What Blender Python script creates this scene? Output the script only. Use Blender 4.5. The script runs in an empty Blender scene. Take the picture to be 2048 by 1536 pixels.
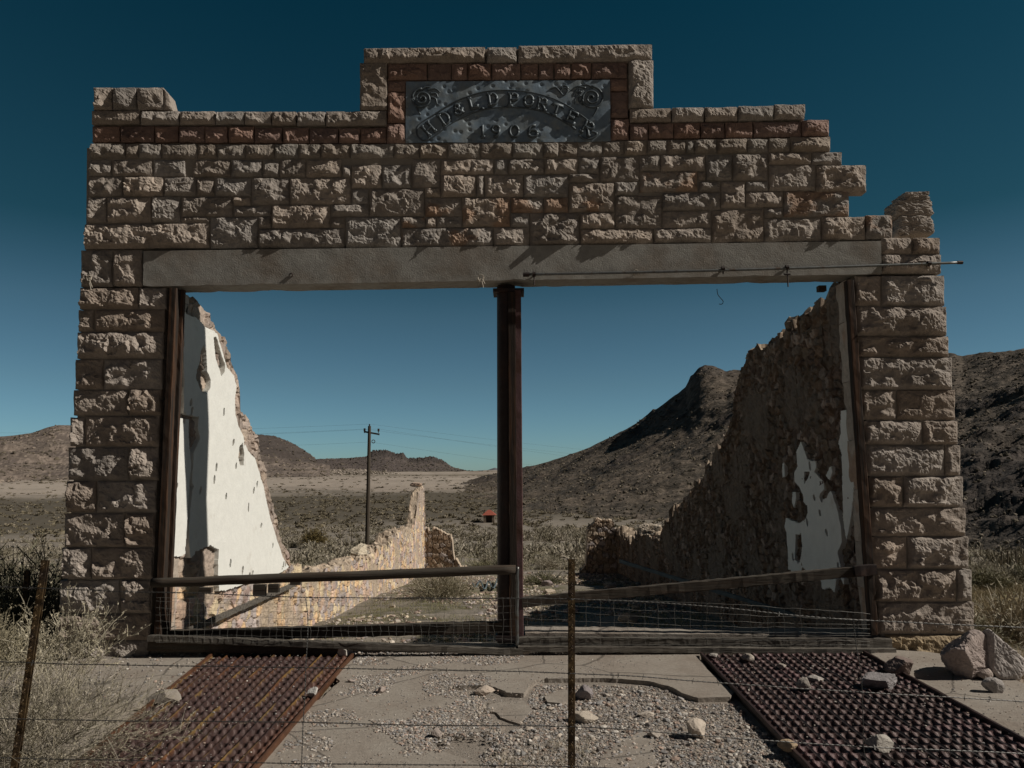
import bpy, math, random
import numpy as np
from mathutils import Matrix, Vector
R = math.radians
scene = bpy.context.scene
# ------------------------------------------------------------------ camera
F_PX = 1498.0
CAM = np.array([0.0, -7.5, 1.7])
Mcam = Matrix.Rotation(R(0.4), 3, 'Z') @ Matrix.Rotation(R(90 + 6.93), 3, 'X') @ Matrix.Rotation(R(-0.56), 3, 'Z')
cd = bpy.data.cameras.new('camera'); cam = bpy.data.objects.new('camera', cd)
scene.collection.objects.link(cam); scene.camera = cam
cam.matrix_world = Matrix.Translation(Vector(CAM)) @ Mcam.to_4x4()
cd.sensor_width = 36.0; cd.lens = 36.0 * F_PX / 2048.0
cd.clip_start = 0.05; cd.clip_end = 40000
# ------------------------------------------------------------------ light
SUN = Vector((1.0, -0.155, 0.82)).normalized()
EL = math.asin(SUN.z); AZ = math.atan2(SUN.x, SUN.y)
w = bpy.data.worlds.new("World"); scene.world = w; w.use_nodes = True
nt = w.node_tree; nt.nodes.clear()
sky = nt.nodes.new('ShaderNodeTexSky'); sky.sky_type = 'NISHITA'; sky.sun_disc = False
sky.sun_elevation = EL; sky.sun_rotation = AZ; sky.altitude = 1200; sky.air_density = 1.0; sky.dust_density = 0.6
tc = nt.nodes.new('ShaderNodeTexCoord'); sp = nt.nodes.new('ShaderNodeSeparateXYZ')
ramp = nt.nodes.new('ShaderNodeValToRGB'); mul = nt.nodes.new('ShaderNodeMix'); mul.data_type = 'RGBA'; mul.blend_type = 'MULTIPLY'
mul.inputs[0].default_value = 1.0; mul.clamp_result = False
bg = nt.nodes.new('ShaderNodeBackground'); out = nt.nodes.new('ShaderNodeOutputWorld')
nt.links.new(tc.outputs['Generated'], sp.inputs[0]); nt.links.new(sp.outputs['Z'], ramp.inputs[0])
# unseen sky behind the camera, dimmed and made neutral to weaken fill light
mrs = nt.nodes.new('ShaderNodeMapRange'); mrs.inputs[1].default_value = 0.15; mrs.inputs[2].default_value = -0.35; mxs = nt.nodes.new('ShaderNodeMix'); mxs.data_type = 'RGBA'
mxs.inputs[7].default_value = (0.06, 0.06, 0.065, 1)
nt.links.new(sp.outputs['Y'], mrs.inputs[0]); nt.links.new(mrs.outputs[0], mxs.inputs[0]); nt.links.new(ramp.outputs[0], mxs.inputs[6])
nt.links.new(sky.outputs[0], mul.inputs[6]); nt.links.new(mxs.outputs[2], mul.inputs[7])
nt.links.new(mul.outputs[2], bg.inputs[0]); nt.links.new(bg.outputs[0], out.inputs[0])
SKY_RAMP = [(0.0, (.33, .50, .62)), (0.043, (.306, .477, .587)), (0.116, (.28, .415, .444)), (0.208, (.224, .352, .345)), (0.30, (.08, .223, .208)), (0.55, (.026, .18, .18)), (0.68, (.03, .12, .12)), (1.0, (.08, .09, .09))]  # topmost stops lie out of view, kept low and neutral for ambient fill
while len(ramp.color_ramp.elements) < len(SKY_RAMP): ramp.color_ramp.elements.new(0.5)
for e, (p, c) in zip(ramp.color_ramp.elements, SKY_RAMP): e.position = p; e.color = (*c, 1)
bg.inputs[1].default_value = 0.1
ld = bpy.data.lights.new('sun', 'SUN'); ld.energy = 3.8; ld.angle = R(0.5); ld.color = (1.0, 0.93, 0.83)
sun = bpy.data.objects.new('sun', ld); scene.collection.objects.link(sun)
sun.rotation_euler = SUN.to_track_quat('Z', 'Y').to_euler()
scene.view_settings.view_transform = 'Standard'; scene.view_settings.look = 'None'
scene.cycles.diffuse_bounces = 2; scene.view_settings.exposure = 0.0; scene.view_settings.gamma = 1.0
# ------------------------------------------------------------------ pixel helpers (photo pixels -> real planes)
MC = np.array(Mcam)
def ray(px, py):
    v = MC @ np.array([(px - 1024) / F_PX, -(py - 768) / F_PX, -1.0]); return v
def at(px, py, Y=0.0):
    v = ray(px, py); t = (Y - CAM[1]) / v[1]; return CAM + t * v
def onx(px, py, X):
    v = ray(px, py); t = (X - CAM[0]) / v[0]; return CAM + t * v
def onz(px, py, Z=0.0):
    v = ray(px, py); t = (Z - CAM[2]) / v[2]; return CAM + t * v
# ------------------------------------------------------------------ numpy noise
def _h(ix, iy, iz, seed):
    h = (ix.astype(np.int64) * 374761393 + iy.astype(np.int64) * 668265263 + iz.astype(np.int64) * 2147483647 + seed * 1274126177) & 0xffffffff
    h = ((h ^ (h >> 13)) * 1274126177) & 0xffffffff
    h = ((h ^ (h >> 16)) * 2246822519) & 0xffffffff
    return ((h ^ (h >> 15)) & 0xffffff) / float(0xffffff)
def vnoise(x, y, z=0.0, seed=0):
    x, y, z = np.broadcast_arrays(np.asarray(x, float), np.asarray(y, float), np.asarray(z, float))
    ix, iy, iz = np.floor(x), np.floor(y), np.floor(z)
    fx, fy, fz = x - ix, y - iy, z - iz
    fx, fy, fz = [f * f * (3 - 2 * f) for f in (fx, fy, fz)]
    r = 0
    for a in (0, 1):
        for b in (0, 1):
            for c in (0, 1):
                wgt = (fx if a else 1 - fx) * (fy if b else 1 - fy) * (fz if c else 1 - fz)
                r = r + wgt * _h(ix + a, iy + b, iz + c, seed)
    return r
def fbm(x, y, z=0.0, o=4, seed=0, gain=0.5, ridged=False):
    s = 0; a = 1.0; t = 0; f = 1.0
    for k in range(o):
        n = vnoise(np.asarray(x) * f + 17.3 * k, np.asarray(y) * f - 9.1 * k, np.asarray(z) * f, seed + k)
        if ridged: n = 1 - np.abs(2 * n - 1)
        s = s + a * n; t += a; a *= gain; f *= 2.03
    return s / t
def voro(u, v, seed=0, jit=0.85):
    """returns F1, F2, id(0..1), du, dv to nearest point (cell size 1)"""
    u = np.asarray(u, float); v = np.asarray(v, float)
    iu, iv = np.floor(u), np.floor(v); z = np.zeros_like(u)
    f1 = np.full(u.shape, 9.0); f2 = np.full(u.shape, 9.0); idn = z.copy(); du = z.copy(); dv = z.copy()
    for a in (-1, 0, 1):
        for b in (-1, 0, 1):
            cu, cv = iu + a, iv + b
            pu = cu + 0.5 + jit * (_h(cu, cv, z, seed) - 0.5); pv = cv + 0.5 + jit * (_h(cu, cv, z, seed + 7) - 0.5)
            d = np.hypot(u - pu, v - pv); idd = _h(cu, cv, z, seed + 13)
            near = d < f1
            f2 = np.where(near, f1, np.minimum(f2, d))
            idn = np.where(near, idd, idn); du = np.where(near, u - pu, du); dv = np.where(near, v - pv, dv)
            f1 = np.where(near, d, f1)
    return f1, f2, idn, du, dv
def sstep(a, b, x):
    t = np.clip((x - a) / (b - a), 0, 1); return t * t * (3 - 2 * t)
def inpoly(x, y, poly):
    x = np.asarray(x); y = np.asarray(y); r = np.zeros(x.shape, bool); n = len(poly)
    for i in range(n):
        x0, y0 = poly[i]; x1, y1 = poly[(i + 1) % n]
        if y0 == y1: continue
        c = ((y0 > y) != (y1 > y)) & (x < (x1 - x0) * (y - y0) / (y1 - y0) + x0)
        r ^= c
    return r
# ------------------------------------------------------------------ materials
def mat(name, color=(0.5, 0.5, 0.5), rough=0.9, metal=0.0, col=None, var=0.25, vscale=6.0, bump=0.0, bscale=80.0, bdist=0.01,
        stretch=None, color2=None, c2scale=3.0, c2edge=(0.45, 0.6), spec=0.3, coords='Object', bump2=None):
    m = bpy.data.materials.new(name); m.use_nodes = True; n = m.node_tree; L = n.links
    b = n.nodes['Principled BSDF']; b.inputs['Roughness'].default_value = rough; b.inputs['Metallic'].default_value = metal
    b.inputs['Specular IOR Level'].default_value = spec
    t = n.nodes.new('ShaderNodeTexCoord'); mp = n.nodes.new('ShaderNodeMapping'); L.new(t.outputs[coords], mp.inputs[0])
    if stretch: mp.inputs['Scale'].default_value = stretch
    if col:
        a = n.nodes.new('ShaderNodeAttribute'); a.attribute_name = col; src = a.outputs['Color']
    else:
        a = n.nodes.new('ShaderNodeRGB'); a.outputs[0].default_value = (*color, 1); src = a.outputs[0]
    if color2:
        nz = n.nodes.new('ShaderNodeTexNoise'); nz.inputs['Scale'].default_value = c2scale; nz.inputs['Detail'].default_value = 8
        nz.inputs['Roughness'].default_value = 0.65
        L.new(mp.outputs[0], nz.inputs[0]); mr = n.nodes.new('ShaderNodeMapRange'); mr.inputs[1].default_value = c2edge[0]; mr.inputs[2].default_value = c2edge[1]
        L.new(nz.outputs[0], mr.inputs[0]); mx = n.nodes.new('ShaderNodeMix'); mx.data_type = 'RGBA'
        L.new(mr.outputs[0], mx.inputs[0]); L.new(src, mx.inputs[6]); mx.inputs[7].default_value = (*color2, 1); src = mx.outputs[2]
    nz = n.nodes.new('ShaderNodeTexNoise'); nz.inputs['Scale'].default_value = vscale; nz.inputs['Detail'].default_value = 10
    nz.inputs['Roughness'].default_value = 0.7; L.new(mp.outputs[0], nz.inputs[0])
    mr = n.nodes.new('ShaderNodeMapRange'); mr.inputs[1].default_value = 0.3; mr.inputs[2].default_value = 0.7
    mr.inputs[3].default_value = 1 - var; mr.inputs[4].default_value = 1 + var; mr.clamp = True; L.new(nz.outputs[0], mr.inputs[0])
    hs = n.nodes.new('ShaderNodeVectorMath'); hs.operation = 'SCALE'; L.new(src, hs.inputs[0]); L.new(mr.outputs[0], hs.inputs['Scale'])
    L.new(hs.outputs[0], b.inputs['Base Color'])
    if bump:
        nb = n.nodes.new('ShaderNodeTexNoise'); nb.inputs['Scale'].default_value = bscale; nb.inputs['Detail'].default_value = 6
        nb.inputs['Roughness'].default_value = 0.6; L.new(mp.outputs[0], nb.inputs[0])
        bp = n.nodes.new('ShaderNodeBump'); bp.inputs['Strength'].default_value = bump; bp.inputs['Distance'].default_value = bdist
        L.new(nb.outputs[0], bp.inputs['Height']); L.new(bp.outputs[0], b.inputs['Normal'])
    return m
M = {}
M['rock'] = mat('split_stone', col='Col', var=0.22, vscale=22, bump=1.0, bscale=90, bdist=0.012)
M['lintel'] = mat('cement_render', (0.31, 0.30, 0.275), var=0.17, vscale=9, bump=0.7, bscale=70, bdist=0.006, color2=(0.235, 0.20, 0.165), c2scale=1.9, c2edge=(0.46, 0.68))
M['mortar'] = mat('mortar', (0.31, 0.275, 0.235), var=0.2, bump=0.5, bscale=60)
M['rubble'] = mat('rubble_masonry', col='Col', var=0.25, vscale=14, bump=0.7, bscale=70, bdist=0.008)
M['plaster'] = mat('white_plaster', (0.78, 0.78, 0.735), var=0.06, vscale=7, bump=0.5, bscale=22, bdist=0.008, color2=(0.56, 0.52, 0.46), c2scale=2.2, c2edge=(0.60, 0.80))
M['tin'] = mat('pressed_metal', (0.20, 0.265, 0.33), rough=0.55, metal=0.15, var=0.22, vscale=8, bump=0.25, bscale=25, bdist=0.01, color2=(0.25, 0.29, 0.31), c2scale=5, spec=0.5)
M['tin2'] = mat('relief_metal', (0.08, 0.10, 0.115), rough=0.5, metal=0.25, var=0.3, vscale=20, bump=0.2, bscale=60, bdist=0.004, spec=0.5)
M['wood'] = mat('weathered_wood', (0.065, 0.056, 0.045), var=0.45, vscale=5, bump=0.7, bscale=14, bdist=0.008, stretch=(0.35, 8, 8), color2=(0.05, 0.035, 0.025), c2scale=3)
M['woodv'] = mat('dark_frame_wood', (0.032, 0.024, 0.019), var=0.5, vscale=5, bump=0.6, bscale=14, bdist=0.006, stretch=(8, 8, 0.35), color2=(0.065, 0.033, 0.018), c2scale=2.5)
M['plank'] = mat('grey_plank', (0.15, 0.135, 0.115), var=0.4, vscale=5, bump=0.8, bscale=14, bdist=0.01, stretch=(0.35, 9, 9), color2=(0.07, 0.06, 0.05), c2scale=3)
M['iron'] = mat('rusty_iron', (0.035, 0.026, 0.025), rough=0.6, metal=0.3, var=0.35, vscale=9, bump=0.4, bscale=60, bdist=0.004, color2=(0.06, 0.032, 0.022), c2scale=4, c2edge=(0.5, 0.7), spec=0.35)
M['purple'] = mat('oxide_painted_steel', (0.115, 0.065, 0.068), rough=0.75, var=0.25, vscale=7, bump=0.3, bscale=50, color2=(0.08, 0.04, 0.03), c2scale=3)
M['galv'] = mat('galvanised_pipe', (0.16, 0.17, 0.17), rough=0.45, metal=0.7, var=0.3, vscale=20, color2=(0.12, 0.07, 0.04), c2scale=9, c2edge=(0.55, 0.7))
M['wire'] = mat('old_wire', (0.085, 0.083, 0.08), rough=0.5, metal=0.6, var=0.3, vscale=30)
M['wirel'] = mat('bare_wire', (0.22, 0.215, 0.20), rough=0.45, metal=0.5, var=0.3, vscale=30)
M['post'] = mat('rusty_steel_post', (0.10, 0.065, 0.03), rough=0.7, metal=0.2, var=0.5, vscale=25, bump=0.4, bscale=60, color2=(0.045, 0.03, 0.02), c2scale=12)
M['rope'] = mat('pale_rope', (0.5, 0.45, 0.38), var=0.2)
M['grate'] = mat('rusted_grating', col='Col', rough=0.55, metal=0.3, var=0.45, vscale=14, bump=0.5, bscale=90, bdist=0.004, spec=0.5)
M['concrete'] = mat('worn_concrete', (0.315, 0.28, 0.24), var=0.20, vscale=26, bump=0.9, bscale=70, bdist=0.006, color2=(0.245, 0.205, 0.17), c2scale=1.7, c2edge=(0.42, 0.68))
M['dirt'] = mat('gravelly_dirt', (0.27, 0.235, 0.20), var=0.4, vscale=60, bump=1.0, bscale=120, bdist=0.01)
M['stone'] = mat('loose_stone', (0.32, 0.28, 0.24), var=0.3, vscale=12, bump=0.8, bscale=40, bdist=0.01)
M['gravel'] = mat('gravel', col='Col', var=0.15, vscale=30, bump=0.4, bscale=90)
M['ground'] = mat('desert_ground', col='Col', var=0.28, vscale=1.3, bump=0.8, bscale=9, bdist=0.05)
M['hill'] = mat('hillside', col='Col', var=0.35, vscale=0.35, bump=0.9, bscale=0.5, bdist=1.2)
M['shrub'] = mat('dry_shrub', col='Col', var=0.2, vscale=3)
M['pole'] = mat('creosoted_pole', (0.075, 0.06, 0.045), var=0.3, vscale=4, stretch=(6, 6, 0.4))
M['roof'] = mat('red_roof', (0.32, 0.09, 0.06), var=0.2)
M['hutw'] = mat('hut_wall', (0.22, 0.18, 0.14), var=0.3)
M['blue'] = mat('blue_painted_timber', (0.10, 0.13, 0.145), var=0.3, vscale=8)
# ------------------------------------------------------------------ mesh builders
OFF = {}
def tag(o, label=None, cat=None, group=None, kind=None):
    if label: o['label'] = label
    if cat: o['category'] = cat
    if group: o['group'] = group
    if kind: o['kind'] = kind
    return o
def thing(name, loc, label, cat, group=None):
    o = bpy.data.objects.new(name, None); scene.collection.objects.link(o); o.location = loc
    o.empty_display_size = 0.1; OFF[o.name] = np.array(loc, float); return tag(o, label, cat, group)
def mk(name, V, faces, m, parent=None, cols=None, smooth=False, origin=None):
    """faces: list of int arrays (k,3) or (k,4)"""
    V = np.asarray(V, float).reshape(-1, 3)
    faces = [np.asarray(f, int) for f in (faces if isinstance(faces, list) else [faces]) if len(f)]
    off = OFF[parent.name] if parent is not None else (np.zeros(3) if origin is None else np.asarray(origin, float))
    me = bpy.data.meshes.new(name); me.vertices.add(len(V)); me.vertices.foreach_set('co', (V - off).astype(np.float32).ravel())
    li = np.concatenate([f.ravel() for f in faces]); tot = np.concatenate([np.full(len(f), f.shape[1]) for f in faces])
    me.loops.add(len(li)); me.loops.foreach_set('vertex_index', li.astype(np.int32))
    me.polygons.add(len(tot)); st = np.concatenate([[0], np.cumsum(tot)[:-1]])
    me.polygons.foreach_set('loop_start', st.astype(np.int32)); me.polygons.foreach_set('loop_total', tot.astype(np.int32))
    me.polygons.foreach_set('use_smooth', np.full(len(tot), smooth, bool))
    me.update(calc_edges=True)
    if cols is not None:
        c = np.ones((len(V), 4), np.float32); c[:, :3] = np.clip(cols, 0, 1)
        at_ = me.color_attributes.new('Col', 'FLOAT_COLOR', 'POINT'); at_.data.foreach_set('color', c.ravel())
    me.materials.append(m)
    o = bpy.data.objects.new(name, me); scene.collection.objects.link(o)
    if parent is not None: o.parent = parent; OFF[o.name] = off
    elif origin is not None: o.location = origin; OFF[o.name] = off
    else: OFF[o.name] = off
    return o
def gridf(n, m, base=0, closed=False):
    i, j = np.meshgrid(np.arange(n - 1), np.arange(m if closed else m - 1), indexing='ij')
    j2 = (j + 1) % m
    return np.stack([base + i * m + j, base + (i + 1) * m + j, base + (i + 1) * m + j2, base + i * m + j2], -1).reshape(-1, 4)
class MB:
    def __init__(s): s.v = []; s.f = []; s.c = []; s.n = 0
    def add(s, V, F, c=None):
        V = np.asarray(V, float).reshape(-1, 3)
        for f in (F if isinstance(F, list) else [F]): s.f.append(np.asarray(f, int) + s.n)
        s.v.append(V); s.n += len(V)
        if c is not None: s.c.append(np.broadcast_to(np.asarray(c, float), (len(V), 3)))
    def build(s, name, m, parent=None, smooth=False, origin=None):
        fs = {}
        for f in s.f: fs.setdefault(f.shape[1], []).append(f)
        return mk(name, np.concatenate(s.v), [np.concatenate(v) for v in fs.values()], m, parent, np.concatenate(s.c) if s.c else None, smooth, origin)
    def box(s, p0, p1, c=None, rot=None, cen=None):
        x0, y0, z0 = p0; x1, y1, z1 = p1
        V = np.array([[x0, y0, z0], [x1, y0, z0], [x1, y1, z0], [x0, y1, z0], [x0, y0, z1], [x1, y0, z1], [x1, y1, z1], [x0, y1, z1]], float)
        F = [[0, 3, 2, 1], [4, 5, 6, 7], [0, 1, 5, 4], [1, 2, 6, 5], [2, 3, 7, 6], [3, 0, 4, 7]]
        s.add(V, np.array(F), c)
    def beam(s, a, b, w_, h_, c=None, up=(0, 0, 1), seg=14, wob=0.004, seed=0):
        """rectangular beam from a to b with slight irregularity"""
        a = np.array(a, float); b = np.array(b, float); d = b - a; L = np.linalg.norm(d); d /= L
        r = np.cross(d, up); r /= np.linalg.norm(r); u = np.cross(r, d)
        pr = [(-1, -.86), (-.86, -1), (.86, -1), (1, -.86), (1, .86), (.86, 1), (-.86, 1), (-1, .86)]
        P = []
        for i in range(seg + 1):
            t = i / seg; c0 = a + d * L * t
            for k, (p, q) in enumerate(pr):
                n1 = (_h(np.array(i), np.array(k), np.array(0), seed + 3) - .5) * 2 * wob; n2 = (_h(np.array(i), np.array(k), np.array(1), seed + 5) - .5) * 2 * wob
                P.append(c0 + r * (p * w_ / 2 + n1) + u * (q * h_ / 2 + n2))
        F = gridf(seg + 1, 8, 0, True)
        s.add(P, [F, np.array([[0, 1, 2, 3], [0, 3, 4, 7], [4, 5, 6, 7]]), np.array([[0, 3, 2, 1], [7, 4, 3, 0], [7, 6, 5, 4]]) + seg * 8], c)
    def tube(s, pts, rad, n=6, c=None, cap=True):
        pts = np.asarray(pts, float); k = len(pts)
        rad = np.broadcast_to(np.asarray(rad, float), (k,))
        d = np.gradient(pts, axis=0); d /= np.linalg.norm(d, axis=1)[:, None] + 1e-12
        ref = np.where(np.abs(d[:, 2:3]) > 0.9, np.array([[1.0, 0, 0]]), np.array([[0, 0, 1.0]]))
        if np.abs(d[:, 2]).mean() > 0.7: ref = np.tile([[1.0, 0.02, 0]], (k, 1))
        else: ref = np.tile([[0, 0.02, 1.0]], (k, 1))
        r = np.cross(d, ref); r /= np.linalg.norm(r, axis=1)[:, None] + 1e-12; u = np.cross(r, d)
        a = np.arange(n) * 2 * np.pi / n
        P = pts[:, None] + rad[:, None, None] * (np.cos(a)[None, :, None] * r[:, None] + np.sin(a)[None, :, None] * u[:, None])
        F = [gridf(k, n, 0, True)]
        if cap:
            P2 = np.concatenate([P.reshape(-1, 3), pts[[0, -1]]]); i = np.arange(n); j = (i + 1) % n; q = k * n
            F.append(np.stack([np.full(n, q), i, j], -1)); F.append(np.stack([np.full(n, q + 1), (k - 1) * n + j, (k - 1) * n + i], -1)); P = P2
        s.add(P.reshape(-1, 3), F, c)
# ================================================================== STONE FACADE
facade = thing('stone_storefront_ruin', (0, 0, 0), 'roofless split-stone shop front with stepped parapet, metal name panel and wide empty opening', 'building ruin')
rng = np.random.RandomState(5)
BEIGE = np.array([0.365, 0.32, 0.28]); GREYB = np.array([0.315, 0.275, 0.235]); RED = np.array([0.29, 0.195, 0.16]); ORANGE = np.array([0.38, 0.20, 0.10])
def stone(mb, q, face=0.0, amp=0.05, col=BEIGE, rust=0.0, sid=0, depth=0.11, gap=0.002, flat=0.0, cs=0.013):
    """q: four photo pixels (tl, tr, br, bl) of one squared block; builds its split face"""
    tl, tr, br, bl = [at(*p, Y=face) for p in q]
    for p in (tl, tr, br, bl): pass
    w_ = (np.linalg.norm(tr - tl) + np.linalg.norm(br - bl)) / 2; h_ = (np.linalg.norm(bl - tl) + np.linalg.norm(br - tr)) / 2
    nu = max(5, int(w_ / cs)); nv = max(5, int(h_ / cs))
    U, Vv = np.meshgrid(np.linspace(0, 1, nu), np.linspace(0, 1, nv), indexing='ij')
    P = (tl[None, None] * ((1 - U) * (1 - Vv))[..., None] + tr * (U * (1 - Vv))[..., None] + br * (U * Vv)[..., None] + bl * ((1 - U) * Vv)[..., None])
    x = U * w_; y = Vv * h_; sx = sid * 3.71; sy = sid * 1.93
    # chipped outline
    e = np.minimum(np.minimum(x, w_ - x), np.minimum(y, h_ - y))
    cx = P.mean((0, 1)); inset = (gap + 0.010 * np.maximum(0, fbm(x * 14 + sx, y * 14 + sy, 0, 3, 71) - .45) * 2) * (e < 1e-6)
    P = P - (P - cx) / (np.linalg.norm(P - cx, axis=-1, keepdims=True) + 1e-9) * inset[..., None] * 1.2
    # split face: faceted scoops + ridged roughness
    wx = (fbm(x * 9 + sx, y * 9 + sy, 1.5, 3, 11) - .5) * 0.09; wy = (fbm(x * 9 + sx, y * 9 + sy, 7.5, 3, 12) - .5) * 0.09
    c1 = 0.15; f1, f2, idn, du, dv = voro((x + wx + sx) / c1, (y + wy + sy) / (c1 * .85), 31)
    fac = 0.35 + 0.65 * idn + ((idn * 7.3 % 1) - .35) * du * 1.2 + ((idn * 13.7 % 1) - .65) * dv * 1.3
    c2 = 0.055; g1, g2, idm, du2, dv2 = voro((x + wx * .6 + sx) / c2, (y + wy * .6 + sy) / c2, 57)
    fac2 = 0.5 * idm + ((idm * 5.3 % 1) - .4) * du2 + ((idm * 11.7 % 1) - .6) * dv2
    big = fbm(x * 5 + sx, y * 5 + sy, 0.3, 2, 5)
    wl = .012 + .05 * fbm(y * 9 + sx, sy, 3.3, 2, 9); wb = .015 + .06 * fbm(x * 9 + sx, sy, 4.3, 2, 9); rr_ = min(.16, w_ * .7); rt_ = min(.12, h_ * .7)
    p = sstep(0, 1, x / wl) * sstep(0, 1, (h_ - y) / wb) * np.clip((w_ - x) / rr_, 0, 1) ** .55 * np.clip(y / rt_, 0, 1) ** .5
    cut = sstep(0.30, 0.52, fbm(x * 6.5 + sx, y * 6.5 + sy, 9.3, 3, 19))            # places split back to the bed
    rough = fbm(x * 30 + sx, y * 30 + sy, 0.7, 4, 23, 0.6, ridged=True) - .5
    deep = 0.35 + 0.65 * cut
    hh = 1.25 * amp * p * deep * (0.40 + 0.62 * fac + 0.20 * fac2 + 1.1 * (big - .5)) + amp * 0.50 * rough * (0.35 + 0.65 * cut) * (0.25 + 0.75 * np.minimum(1, p * 2)) + .004 * (fbm(x * 70 + sx, y * 70 + sy, 0, 2, 88) - .5)
    hh = hh * (1 - flat) + 0.004 * rough
    P[..., 1] -= hh
    base = col * (0.86 + 0.28 * ((sid * 0.61803) % 1)) * (1 + 0.05 * np.array([1, 0, -1]) * (((sid * 0.377) % 1) - .5) * 2)
    C = np.broadcast_to(base, P.shape).copy()
    n1 = fbm(x * 8 + sx, y * 8 + sy, 5.1, 4, 41); C *= (0.80 + 0.40 * n1)[..., None]; n5 = fbm(P[..., 0] * 1.3, P[..., 2] * 1.3, 2, 4, 61); C *= (0.82 + 0.36 * n5)[..., None] * (1 - .10 * sstep(.5, .7, fbm(P[..., 0] * 9, P[..., 2] * 1.2, 5, 3, 63)))[..., None]
    if rust: k = sstep(0.62 - rust * .3, 0.72 - rust * .15, fbm(x * 5 + sx, y * 7 + sy, 2.2, 4, 43))[..., None] * .5; C = C * (1 - k) + ORANGE * k
    F = gridf(nu, nv); V = P.reshape(-1, 3); Cc = C.reshape(-1, 3)
    ii = np.arange(nu); jj = np.arange(nv)
    ring = np.concatenate([ii * nv, (nu - 1) * nv + jj[1:], (ii[::-1] * nv + nv - 1)[1:], jj[::-1][1:-1]])
    n0 = len(V); rows = [V]; cr = [Cc]; ks = 4
    for k in range(1, ks + 1):
        B = V[ring].copy(); B[:, 1] = face + depth * k / ks
        if k < ks:
            j_ = (fbm(B[:, 0] * 16, B[:, 1] * 16 + k, B[:, 2] * 16, 3, 77)[:, None] - .5) * 0.02; B = B + (B - [cx[0], 0, cx[2]]) * [1, 0, 1] / (np.linalg.norm((B - cx) * [1, 0, 1], axis=1)[:, None] + 1e-9) * j_ * (0.6)
        rows.append(B); cr.append(Cc[ring])
    Fs = [F]; nr = len(ring); prev = ring
    for k in range(ks):
        cur = n0 + k * nr + np.arange(nr); Fs.append(np.stack([prev, np.roll(prev, -1), np.roll(cur, -1), cur], -1)); prev = cur
    mb.add(np.concatenate(rows), Fs, np.concatenate(cr))
SC = {'A': (160, 160, 4.3875), 'B': (540, 210, 5.12), 'C': (920, 210, 5.12), 'D': (1290, 190, 3.4133), 'E': (110, 490, 1.873), 'F': (1680, 470, 1.829), 'G': (710, 80, 3.357)}
def quad(cr, r, slope=-0.014):
    ox, oy, s = SC[cr]; x0, y0, x1, y1 = r; X0, X1, Y0, Y1 = ox + x0 / s, ox + x1 / s, oy + y0 / s, oy + y1 / s
    d = slope * (X1 - X0) / 2
    return [(X0, Y0 - d), (X1, Y0 + d), (X1, Y1 + d), (X0, Y1 - d)]
_sid = [0]
def stones(mb, cr, rects, **k):
    for r in rects:
        _sid[0] += 1; kk = dict(k); kk['amp'] = kk.get('amp', .04) * (.7 + .65 * ((_sid[0] * .7548) % 1))
        if len(r) > 4: kk.update(r[4]); r = r[:4]
        sl = kk.pop('slope', -0.012)
        stone(mb, quad(cr, r, sl), sid=_sid[0], **kk)
# --- main wall of irregular split ashlar
wall = MB(); ru = {'rust': 0.75}; rl = {'rust': 0.35}
stones(wall, 'A', [(90, 558, 400, 690), (400, 558, 515, 690), (515, 560, 715, 690), (720, 562, 1030, 692), (1030, 564, 1205, 692), (1205, 565, 1450, 692), (1450, 565, 1710, 692)], amp=0.04, col=GREYB)
stones(wall, 'B', [(50, 398, 290, 548), (290, 398, 520, 548), (520, 398, 820, 545), (820, 398, 1270, 550), (1270, 400, 1530, 548), (1530, 400, 1820, 550)], amp=0.042, col=GREYB)
stones(wall, 'C', [(-125, 392, 205, 545), (205, 388, 535, 545), (535, 388, 850, 545), (850, 385, 1010, 540), (1010, 383, 1205, 535), (1205, 378, 1460, 525), (1460, 372, 1680, 515), (1680, 368, 1915, 515)], amp=0.042, col=GREYB)
stones(wall, 'D', [(14, 310, 150, 405), (150, 308, 280, 405), (280, 308, 335, 400), (335, 302, 490, 400), (490, 298, 700, 398), (700, 298, 840, 395), (840, 295, 990, 392), (990, 285, 1265, 390)], amp=0.042, col=GREYB)
stones(wall, 'A', [(80, 700, 278, 846), (285, 700, 640, 846), (645, 702, 925, 848), (930, 702, 990, 848, {'face': 0.06}), (990, 702, 1325, 852), (1325, 702, 1600, 855),
                   (75, 848, 380, 1024), (385, 850, 735, 1025), (740, 852, 1020, 1026), (1024, 856, 1178, 1018), (1185, 862, 1505, 1026),
                   (60, 1030, 235, 1255), (240, 1030, 630, 1256), (635, 1022, 885, 1258), (890, 1026, 1340, 1202), (1345, 1030, 1500, 1105), (1350, 1108, 1682, 1200), (885, 1204, 1140, 1260),
                   (1145, 1203, 1562, 1480), (1565, 1203, 1682, 1306), (40, 1262, 1140, 1480)])
stones(wall, 'B', [(-78, 560, 95, 742), (95, 560, 365, 742), (370, 560, 735, 745), (738, 620, 832, 750), (835, 618, 1145, 855), (1148, 618, 1450, 855), (1453, 556, 1745, 848),
                   (742, 556, 1045, 614, {'face': 0.035, 'amp': 0.012}), (1047, 556, 1285, 614, {'face': 0.035, 'amp': 0.012}), (1287, 556, 1450, 614, {'face': 0.035, 'amp': 0.02}),
                   (1750, 556, 2108, 722), (-189, 748, 198, 1024), (203, 748, 828, 1024), (830, 860, 1014, 1018), (1018, 858, 1582, 1142),
                   (15, 1028, 618, 1262), (622, 1020, 1015, 1146), (620, 1150, 768, 1264), (770, 1147, 1342, 1465), (1345, 1147, 1590, 1258, rl), (1592, 1147, 1706, 1258), (1710, 1147, 1970, 1256),
                   (1586, 950, 1968, 1145, rl), (1586, 850, 1748, 945), (-119, 1266, 768, 1466)])
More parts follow.
